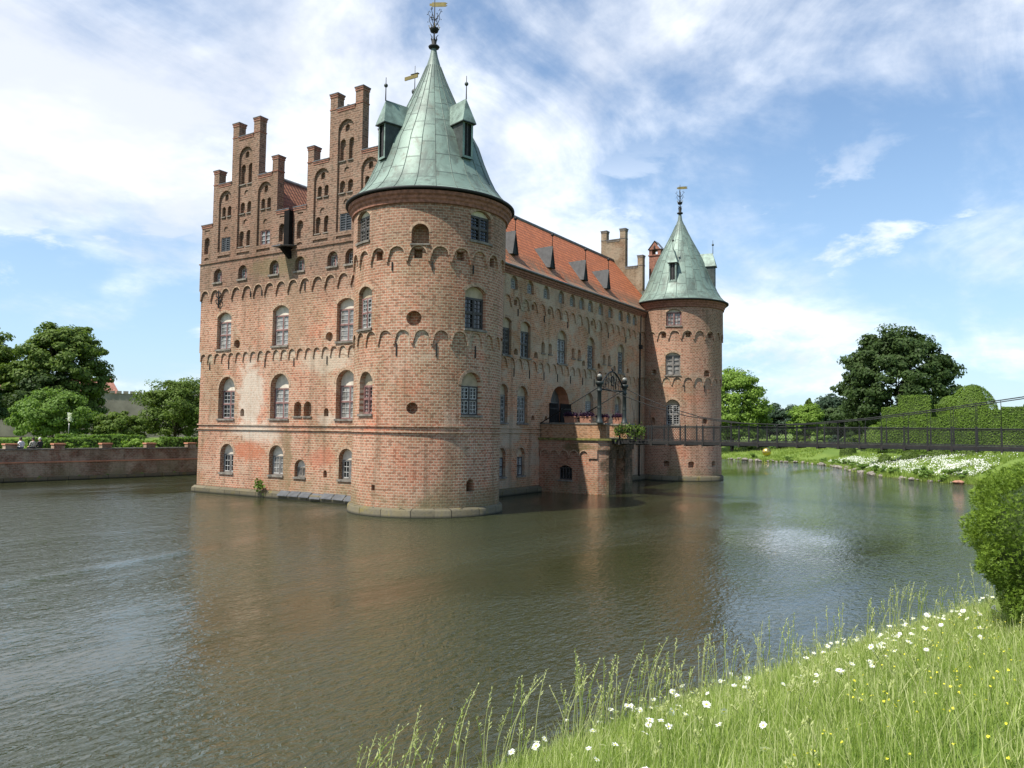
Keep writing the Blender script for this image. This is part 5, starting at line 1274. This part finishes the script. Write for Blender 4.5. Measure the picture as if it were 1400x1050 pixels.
# ------------------------------------------------------------------ people on the wall, a bird on the gable
def skin_body(name, verts, edges, rad, mats, pick, parent, sub=2):
    me = bpy.data.meshes.new(name); me.from_pydata(verts, edges, [])
    o = bpy.data.objects.new(name, me); link(o); sk = o.modifiers.new('s', 'SKIN'); ss = o.modifiers.new('u', 'SUBSURF'); ss.levels = sub; ss.render_levels = sub
    sv = me.skin_vertices[0].data
    for i, r_ in enumerate(rad): sv[i].radius = (r_, r_) if np.isscalar(r_) else r_
    sv[0].use_root = True
    dg = bpy.context.evaluated_depsgraph_get(); nm = bpy.data.meshes.new_from_object(o.evaluated_get(dg)); bpy.data.objects.remove(o)
    nm.materials.clear()
    for m_ in mats: nm.materials.append(MATS[m_])
    for p in nm.polygons: p.material_index = pick(p.center); p.use_smooth = True
    nm.name = name; return link(bpy.data.objects.new(name, nm), parent)
def person(x, y, z, face, shirt, trousers, hair, label, lean=0.0):
    """someone sitting on the wall with the back to the water, local +Y is where they look"""
    root = tag(empty('person', (x, y, z)), label, 'person'); root.rotation_euler = (0, 0, face)
    V = [(0, 0, .10), (0, .0, .30), (lean*.5, .03, .52), (lean*.7, .06, .60), (lean, .08, .72), (lean, .09, .82),
         (-.20+lean*.6, .02, .50), (-.26+lean*.4, .03, .28), (-.16, .24, .16), (-.10, .34, .16), (.20+lean*.6, .02, .50), (.26+lean*.4, .03, .28), (.16, .24, .16), (.10, .34, .16),
         (-.10, .02, .09), (-.13, .44, .12), (-.13, .50, -.30), (-.13, .62, -.36), (.10, .02, .09), (.13, .44, .12), (.13, .50, -.30), (.13, .62, -.36)]
    E = [(0, 1), (1, 2), (2, 3), (3, 4), (4, 5), (2, 6), (6, 7), (7, 8), (8, 9), (2, 10), (10, 11), (11, 12), (12, 13), (0, 14), (14, 15), (15, 16), (16, 17), (0, 18), (18, 19), (19, 20), (20, 21)]
    rad = [(.17, .13), (.15, .11), (.15, .10), .055, .10, .085, .065, .05, .04, .035, .065, .05, .04, .035, .09, .075, .05, .04, .09, .075, .05, .04]
    def pick(c):
        if c.z > .585: return 0
        if c.y > .27 and .05 < c.z < .3 and abs(c.x) < .25 and c.z > .13: return 0
        return 2 if (c.z < .14) else 1
    skin_body('body', V, E, rad, ['skin', shirt, trousers], pick, root)
    h = MB(); h.lathe([(.112*math.sin(t)+.001, .135*math.cos(t)) for t in np.linspace(2.1, 0.02, 9)], (lean, .065, .775), hair, 14); h.build('hair', root)
wz = 2.56
person(-2.85, 36.03, wz, .15, 'cloth_white', 'cloth_blue', 'hair_dark', 'person in a white shirt and dark blue trousers sitting on the moat wall', -.06)
person(-2.05, 35.95, wz, .1, 'cloth_check', 'cloth_dark', 'hair_dark', 'person in a patterned grey and cream shirt sitting on the moat wall', .04)
person(-1.15, 36.7, wz-.02, .2, 'cloth_dark', 'cloth_dark', 'hair_white', 'white haired person in dark clothes beside the moat wall', .03)
bd = tag(empty('bird', (0.05, 4.75, 24.17)), 'small dark pigeon perched on the top coping of the nearer stepped gable', 'bird')
bd.rotation_euler = (0, 0, R(80))
skin_body('body', [(0, 0, .13), (.09, 0, .17), (.14, 0, .23), (.19, 0, .23), (-.12, 0, .11), (-.22, 0, .08), (.0, .03, .05), (.0, .03, .01), (0, -.03, .05), (0, -.03, .01)],
    [(0, 1), (1, 2), (2, 3), (0, 4), (4, 5), (0, 6), (6, 7), (0, 8), (8, 9)], [.07, .06, .04, .012, .05, .025, .015, .01, .015, .01], ['feather'], lambda c: 0, bd)

# ------------------------------------------------------------------ flower boxes on the terrace
def planter(x, y, z, yaw, label, seed):
    root = tag(empty('planter', (x, y, z)), label, 'flower box', 'flower boxes on the castle terrace'); root.rotation_euler = (0, 0, yaw)
    q = MB(); q.add([(sx*(.42+.03*k), sy*(.14+.02*k), .45*k) for k in (0, 1) for sx, sy in ((-1, -1), (1, -1), (1, 1), (-1, 1))], [(3, 2, 1, 0), (0, 1, 5, 4), (1, 2, 6, 5), (2, 3, 7, 6), (3, 0, 4, 7)], 'terracotta')
    q.box((-.48, -.19, .39), (.48, .19, .46), 'terracotta'); q.build('box', root)
    r = np.random.default_rng(seed); P = np.column_stack([r.uniform(-.52, .52, 420), r.normal(size=420)*.13, .45+np.abs(r.normal(size=420))*.13]); co, fa = quads(P, r.normal(size=(420, 3))+np.array([0, 0, .6]), .09, 1.4, r)
    raw_mesh('flowers', co, fa, ['leaf_purple'], parent=root)
planter(TX0+.16, -2.5, 5.06, R(90), 'terracotta flower box with dark purple plants in the shade near the castle door', 1)
planter(TX0+.16, -3.75, 5.06, R(90), 'terracotta flower box with dark purple plants left of the near portal column', 2)
planter(TX1-.16, -2.7, 5.06, R(90), 'terracotta flower box with purple plants right of the near portal column', 3)
planter(TX1-.16, -4.05, 5.06, R(90), 'sunlit terracotta flower box with purple plants between the portal columns', 4)
iv = tag(empty('hanging_plant', (BX0-.16, -6.7, 4.1)), 'bright green plant hanging on the bridge railing by the gate', 'plant')
q = MB(); q.box((-.14, -.8, .35), (.08, .8, .58), 'deck_wood'); q.build('trough', iv)
r = np.random.default_rng(9); P = np.column_stack([r.normal(size=700)*.12-.05, r.uniform(-1.3, 1.0, 700), .50+r.normal(size=700)*.20]); P[:, 2] -= np.abs(P[:, 1])*.12
co, fa = quads(P, r.normal(size=(700, 3))+np.array([-.4, 0, .4]), .095, 1.9, r); raw_mesh('leaves', co, fa, ['leaf_mid'], parent=iv)
ww = tag(empty('wall_weed', (-.36, 11.35, .45)), 'small green weed growing on the stone plinth at the foot of the gable front', 'weed')
P = np.column_stack([rng.normal(size=160)*.08-.05, rng.normal(size=160)*.16, .3+rng.normal(size=160)*.2]); co, fa = quads(P, rng.normal(size=(160, 3))+np.array([-.5, 0, .3]), .12, 1.6); raw_mesh('leaves', co, fa, ['leaf_mid'], parent=ww)

# ------------------------------------------------------------------ near bank: grass, flowers, yew
def near_points(n, seed, dmin=-.1, dmax=14.0, xr=(-32.5, -8), yr=(-36, -20.5)):
    r = np.random.default_rng(seed); x = r.uniform(*xr, n*2); y = r.uniform(*yr, n*2)
    z = ground_z(x, y); keep = (z > .06); P = np.column_stack([x, y, z])[keep]
    # only what the lens and a step aside of it can see
    d = P-np.array(CAM); f = d[:, 0]*math.cos(R(32.27))+d[:, 1]*math.sin(R(32.27)); s = d[:, 0]*math.sin(R(32.27))-d[:, 1]*math.cos(R(32.27))
    k = (f > 1.5) & (s < f*.85+1.5) & (s > -f*.85-1.5) & (np.hypot(d[:, 0], d[:, 1]) > 2.2)
    return P[k][:n], r
def blades(P, r, h0, h1, w, mat_n=1, bend=.5, wind=(.35, .1)):
    n = len(P); h = r.uniform(h0, h1, n)*(0.75+0.5*r.random(n)); ang = r.random(n)*2*math.pi; bd_ = np.abs(r.normal(size=n))*bend*h*.6
    dx, dy = np.cos(ang)*bd_+wind[0]*h*.4, np.sin(ang)*bd_+wind[1]*h*.4; pa = ang+math.pi/2+r.normal(size=n)*.6; wx, wy = np.cos(pa)*w, np.sin(pa)*w
    rows = []
    for t, ww_ in ((0, 1), (.4, .85), (.75, .5)):
        cx_ = P[:, 0]+dx*t*t; cy_ = P[:, 1]+dy*t*t; cz_ = P[:, 2]+h*(t-.18*t*t*np.minimum(1, bd_/h))
        rows += [np.column_stack([cx_-wx*ww_, cy_-wy*ww_, cz_]), np.column_stack([cx_+wx*ww_, cy_+wy*ww_, cz_])]
    tip = np.column_stack([P[:, 0]+dx, P[:, 1]+dy, P[:, 2]+h*(1-.18*np.minimum(1, bd_/h))])
    co = np.stack(rows+[tip, tip], 1)
    base = np.arange(n)[:, None]*8; f = np.concatenate([base+np.array([0, 1, 3, 2]), base+np.array([2, 3, 5, 4]), base+np.array([4, 5, 7, 6])])
    return co.reshape(-1, 3), f, tip
P, r = near_points(165000, 100); 
dcam = np.hypot(P[:, 0]-CAM.x, P[:, 1]-CAM.y)
co, f, _ = blades(P, r, .10, .27, .0042, bend=.9)
co2, f2, _ = blades(P[::9]+np.array([.02, .02, 0]), r, .25, .48, .0036, bend=.8)
n1 = len(f); co_, f_ = merge([(co, f), (co2, f2)])
mi = (np.random.default_rng(3).random(len(P)) < .24).astype(np.int32); mi = np.concatenate([np.tile(mi, 3), np.tile((np.random.default_rng(4).random(len(P[::9])) < .5).astype(np.int32), 3)])
tag(raw_mesh('meadow_grass', co_, f_, ['grass_blade', 'grass_straw'], mi), 'long sunlit meadow grass on the near bank', 'grass', kind='stuff')
# tall flowering grass stalks along the edge
def stalks(seed, n):
    r = np.random.default_rng(seed); L_ = []; 
    for k in range(n):
        i = r.choice([1, 2, 3, 4, 5, 6], p=[.06, .18, .22, .22, .2, .12]); inner = k > 230; x, y = bank(i, r.random(), r.uniform(.0, 1.5) if not inner else r.uniform(1.2, 4.8))
        yield x, y, r, inner
sm2 = MB()
for x, y, r, inner in stalks(8, 560):
    z = gz(x, y); h = r.uniform(.55, 1.25) if not inner else r.uniform(.3, .55); lx, ly = .30*h*r.uniform(-.2, 1)+r.normal()*.08, r.normal()*.1
    pts_ = [Vector((x+lx*t**2, y+ly*t**2, z+h*(t-.1*t*t))) for t in (0, .3, .55, .75, .88, 1)]
    sm2.tube(pts_, [.0055, .005, .0044, .004, .0035, .002], 'grass_straw' if r.random() < .6 else 'grass_blade', 4, False)
    hd = pts_[3:]; m0 = 'grass_straw'
    for j in range(11):
        t = j/10; p = hd[0].lerp(hd[1], min(1, t*2)) if t < .5 else hd[1].lerp(hd[2], t*2-1); a_ = r.random()*6.28; q = Vector((math.cos(a_), math.sin(a_), .9))*(.046-.026*t)
        w_ = Vector((-math.sin(a_), math.cos(a_), 0))*.010; sm2.add([p, p+q*.5+w_, p+q, p+q*.5-w_], [(0, 1, 2, 3)], m0)
rl_ = np.random.default_rng(31)
for k in range(34):
    x, y = bank(2 if k < 24 else 1, rl_.uniform(.05, 1), rl_.uniform(.1, 1.3)); z = gz(x, y); h = rl_.uniform(.95, 1.5); lx, ly = .5*h*rl_.uniform(.1, 1), rl_.normal()*.12
    pts_ = [Vector((x+lx*t**2.2, y+ly*t**2, z+h*(t-.18*t**3))) for t in (0, .25, .5, .68, .84, 1)]
    sm2.tube(pts_, [.006, .0055, .005, .0045, .004, .002], 'grass_straw' if k % 3 else 'grass_blade', 4, False)
    for j in range(14):
        t = j/13; p = pts_[3].lerp(pts_[4], t*2) if t < .5 else pts_[4].lerp(pts_[5], t*2-1); a_ = rl_.random()*6.28; q = Vector((math.cos(a_)+.5, math.sin(a_), .8))*(.046-.024*t)
        w_ = Vector((-math.sin(a_), math.cos(a_), 0))*.008; sm2.add([p, p+q*.5+w_, p+q, p+q*.5-w_], [(0, 1, 2, 3)], 'grass_straw')
tag(sm2.build('seeding_grass'), 'tall thin flowering grass stalks along the water edge', 'grass', kind='stuff')
def flower_mesh(name, petals, pr, pw, pm_, disc, seed, cup=.1, h=.3):
    q = MB(); r = random.Random(seed)
    q.tube([(-.04, 0, -h), (-.015, .01, -h*.45), (0, 0, -.004)], [.0028, .0024, .002], 'grass_blade', 4, False)
    for k in range(petals):
        t = 2*math.pi*k/petals+r.uniform(-.08, .08); c_, s_ = math.cos(t), math.sin(t); L_ = pr*r.uniform(.86, 1.08); dz = cup*pr*r.uniform(-.6, 1)
        q.add([(c_*disc*.7, s_*disc*.7, 0), (c_*L_*.6-s_*pw, s_*L_*.6+c_*pw, dz*.6), (c_*L_, s_*L_, dz), (c_*L_*.6+s_*pw, s_*L_*.6-c_*pw, dz*.6)], [(0, 1, 2, 3)], pm_)
    q.lathe([(disc, 0), (disc*.8, disc*.35), (.001, disc*.5)], (0, 0, 0), 'petal_yellow', 10); return q.mesh(name)
dm = [flower_mesh('daisy', 16, .039, .0078, 'petal_white', .0105, k, .3, .40) for k in range(4)]
bm4 = [flower_mesh('buttercup', 5, .011, .0085, 'petal_yellow', .004, 20+k, .8, .30) for k in range(3)]
rd = random.Random(12)
def plant_flowers(meshes, name, label, cat, group, n, seed, dsel, hr):
    P, r = near_points(10000, seed); c = 0
    Q = []
    for p in P:   # flowers stand in loose clumps
        Q.append(p)
        if name == 'daisy' and r.random() < .55:
            for _ in range(r.integers(1, 5)):
                x, y = p[0]+r.normal()*.16, p[1]+r.normal()*.16; Q.append((x, y, gz(x, y)))
    for p in Q:
        if c >= n: break
        dd = math.hypot(p[0]-CAM.x, p[1]-CAM.y)
        f_ = (p[0]-CAM.x)*math.cos(R(32.27))+(p[1]-CAM.y)*math.sin(R(32.27)); s_ = (p[0]-CAM.x)*math.sin(R(32.27))-(p[1]-CAM.y)*math.cos(R(32.27))
        if p[0] > -12.5 or f_ < 3.6 or abs(s_) > .7*f_ or not dsel(p, r): continue
        o = bpy.data.objects.new(name, meshes[c % len(meshes)]); link(o); o.location = (p[0], p[1], p[2]+r.uniform(*hr))
        o.rotation_euler = (r.normal()*.35-.1, r.normal()*.35-.25, r.random()*6.28); s = r.uniform(.85, 1.3); o.scale = (s, s, s); tag(o, label, cat, group); c += 1
def dist_edge(x, y):
    best = 99
    for i in range(1, 8):
        ax, ay = POLY[i]; bx_, by_ = POLY[i+1]; dx, dy = bx_-ax, by_-ay; t = max(0, min(1, ((x-ax)*dx+(y-ay)*dy)/(dx*dx+dy*dy))); best = min(best, math.hypot(x-ax-t*dx, y-ay-t*dy))
    return best
def sel_daisy(p, r):
    e = dist_edge(p[0], p[1]); clump_ = math.sin(p[0]*2.3+1)+math.sin(p[1]*2.9+p[0]*1.1)
    return e < 4.6 and r.random() < (.30 if e < 1.0 else (.44 if e < 3.4 else .2))*(1.0 if clump_ > .2 else .2)
plant_flowers(dm, 'daisy', 'white ox-eye daisy with yellow centre in the grass of the near bank', 'daisy', 'white daisies on the near bank', 298, 200, sel_daisy, (.24, .42))
def sel_butter(p, r):
    e = dist_edge(p[0], p[1]); return e > 2.6 and p[1] < -27.6 and p[0] > -28.8 and r.random() < .8
plant_flowers(bm4, 'buttercup', 'tiny yellow buttercup in the grass at the lower right', 'buttercup', 'yellow buttercups on the near bank', 260, 201, sel_butter, (.20, .32))
# clipped yew at the right edge
def yew(cx_, cy_, hx, hy, h):
    zb = gz(cx_, cy_)-.42; root = tag(empty('yew_bush', (cx_, cy_, zb)), 'dense dark green clipped yew bush at the right edge above the bank', 'bush'); r = np.random.default_rng(77)
    n = 52000; d = r.normal(size=(n, 3)); d /= np.linalg.norm(d, axis=1, keepdims=True)
    k = 1/np.maximum.reduce([np.abs(d[:, 0])**3.2, np.abs(d[:, 1])**3.2, np.abs(d[:, 2])**3.2]+[np.zeros(n)+1e-9])**(1/3.2)
    k = (np.abs(d)**3.4).sum(1)**(-1/3.4); lump = .07*np.sin(d[:, 0]*7+1)*np.sin(d[:, 1]*8)*np.sin(d[:, 2]*9+2)+.05*np.sin(d[:, 2]*15+d[:, 0]*6)
    under = np.where(d[:, 2] < 0, 1+.28*d[:, 2], 1.0)
    Pp = d*k[:, None]*np.array([hx, hy, h/2])*(1+lump[:, None])*(.90+.13*r.random((n, 1))); Pp[:, :2] *= under[:, None]; Pp[:, 2] += h/2+.12
    Pp[:, 2] += .10*Pp[:, 0]*0
    # each spray is a fan of needles: three narrow quads
    N = d+r.normal(size=(n, 3))*.5+np.array([0, 0, .5]); L_ = []
    dirs = d*.9+r.normal(size=(n, 3))*.45+np.array([0, 0, .12]); dirs /= np.linalg.norm(dirs, axis=1, keepdims=True)
    side = np.cross(dirs, N); side /= np.maximum(1e-6, np.linalg.norm(side, axis=1, keepdims=True)); Lq = r.uniform(.035, .085, (n, 1))
    for a_, s_, w_ in ((0, 1.0, .007), (.75, .7, .006), (-.75, .7, .006)):
        dd = dirs*math.cos(a_)+side*math.sin(a_); ss = side*math.cos(a_)-dirs*math.sin(a_)
        L_.append((np.stack([Pp, Pp+dd*Lq*s_*.5+ss*w_, Pp+dd*Lq*s_, Pp+dd*Lq*s_*.5-ss*w_], 1).reshape(-1, 3), np.arange(n*4).reshape(n, 4)))
    for k_ in range(60):   # stray shoots that the shears missed
        i_ = int(r.integers(0, n)); p0 = Pp[i_]; dv = d[i_]*.7+r.normal(size=3)*.45+np.array([0, 0, .25]); dv /= np.linalg.norm(dv); m_ = 26; s_ = r.random((m_, 1))*r.uniform(.10, .26)
        q0 = p0+dv*s_; nd = r.normal(size=(m_, 3))*.8+dv; nd /= np.linalg.norm(nd, axis=1, keepdims=True); sd2 = np.cross(nd, r.normal(size=(m_, 3))); sd2 /= np.linalg.norm(sd2, axis=1, keepdims=True)
        L_.append((np.stack([q0, q0+nd*.022+sd2*.005, q0+nd*.045, q0+nd*.022-sd2*.005], 1).reshape(-1, 3), np.arange(m_*4).reshape(m_, 4)))
    co, f = merge(L_); raw_mesh('foliage', co, f, ['leaf_yew'], parent=root)
    q = MB(); q.lathe([(.15, -.2), (.13, .4), (.1, 1.2)], (0, 0, 0), 'bark', 8)
    for k_ in range(12): a_ = k_*.6; q.tube([(0, 0, .2+.1*k_), (hx*.45*math.cos(a_), hy*.45*math.sin(a_), .5+.13*k_), (hx*.8*math.cos(a_), hy*.8*math.sin(a_), .7+.13*k_)], [.05, .03, .012], 'bark', 5)
    vs = []
    bm = bmesh.new(); bmesh.ops.create_uvsphere(bm, u_segments=24, v_segments=14, radius=1); idx = {v.index: i for i, v in enumerate(bm.verts)}
    for v in bm.verts:
        e = np.array(v.co); kk = (np.abs(e)**3.4).sum()**(-1/3.4); e = e*kk*np.array([hx, hy, h/2])*.86; 
        if e[2] < 0: e[:2] *= 1+.28*v.co.z
        vs.append((e[0], e[1], e[2]+h/2+.12))
    q.add(vs, [[v.index for v in fc.verts] for fc in bm.faces], 'hedge_core'); bm.free(); q.build('branches', root)
yew(-20.0, -30.35, 1.75, 1.75, 2.45)
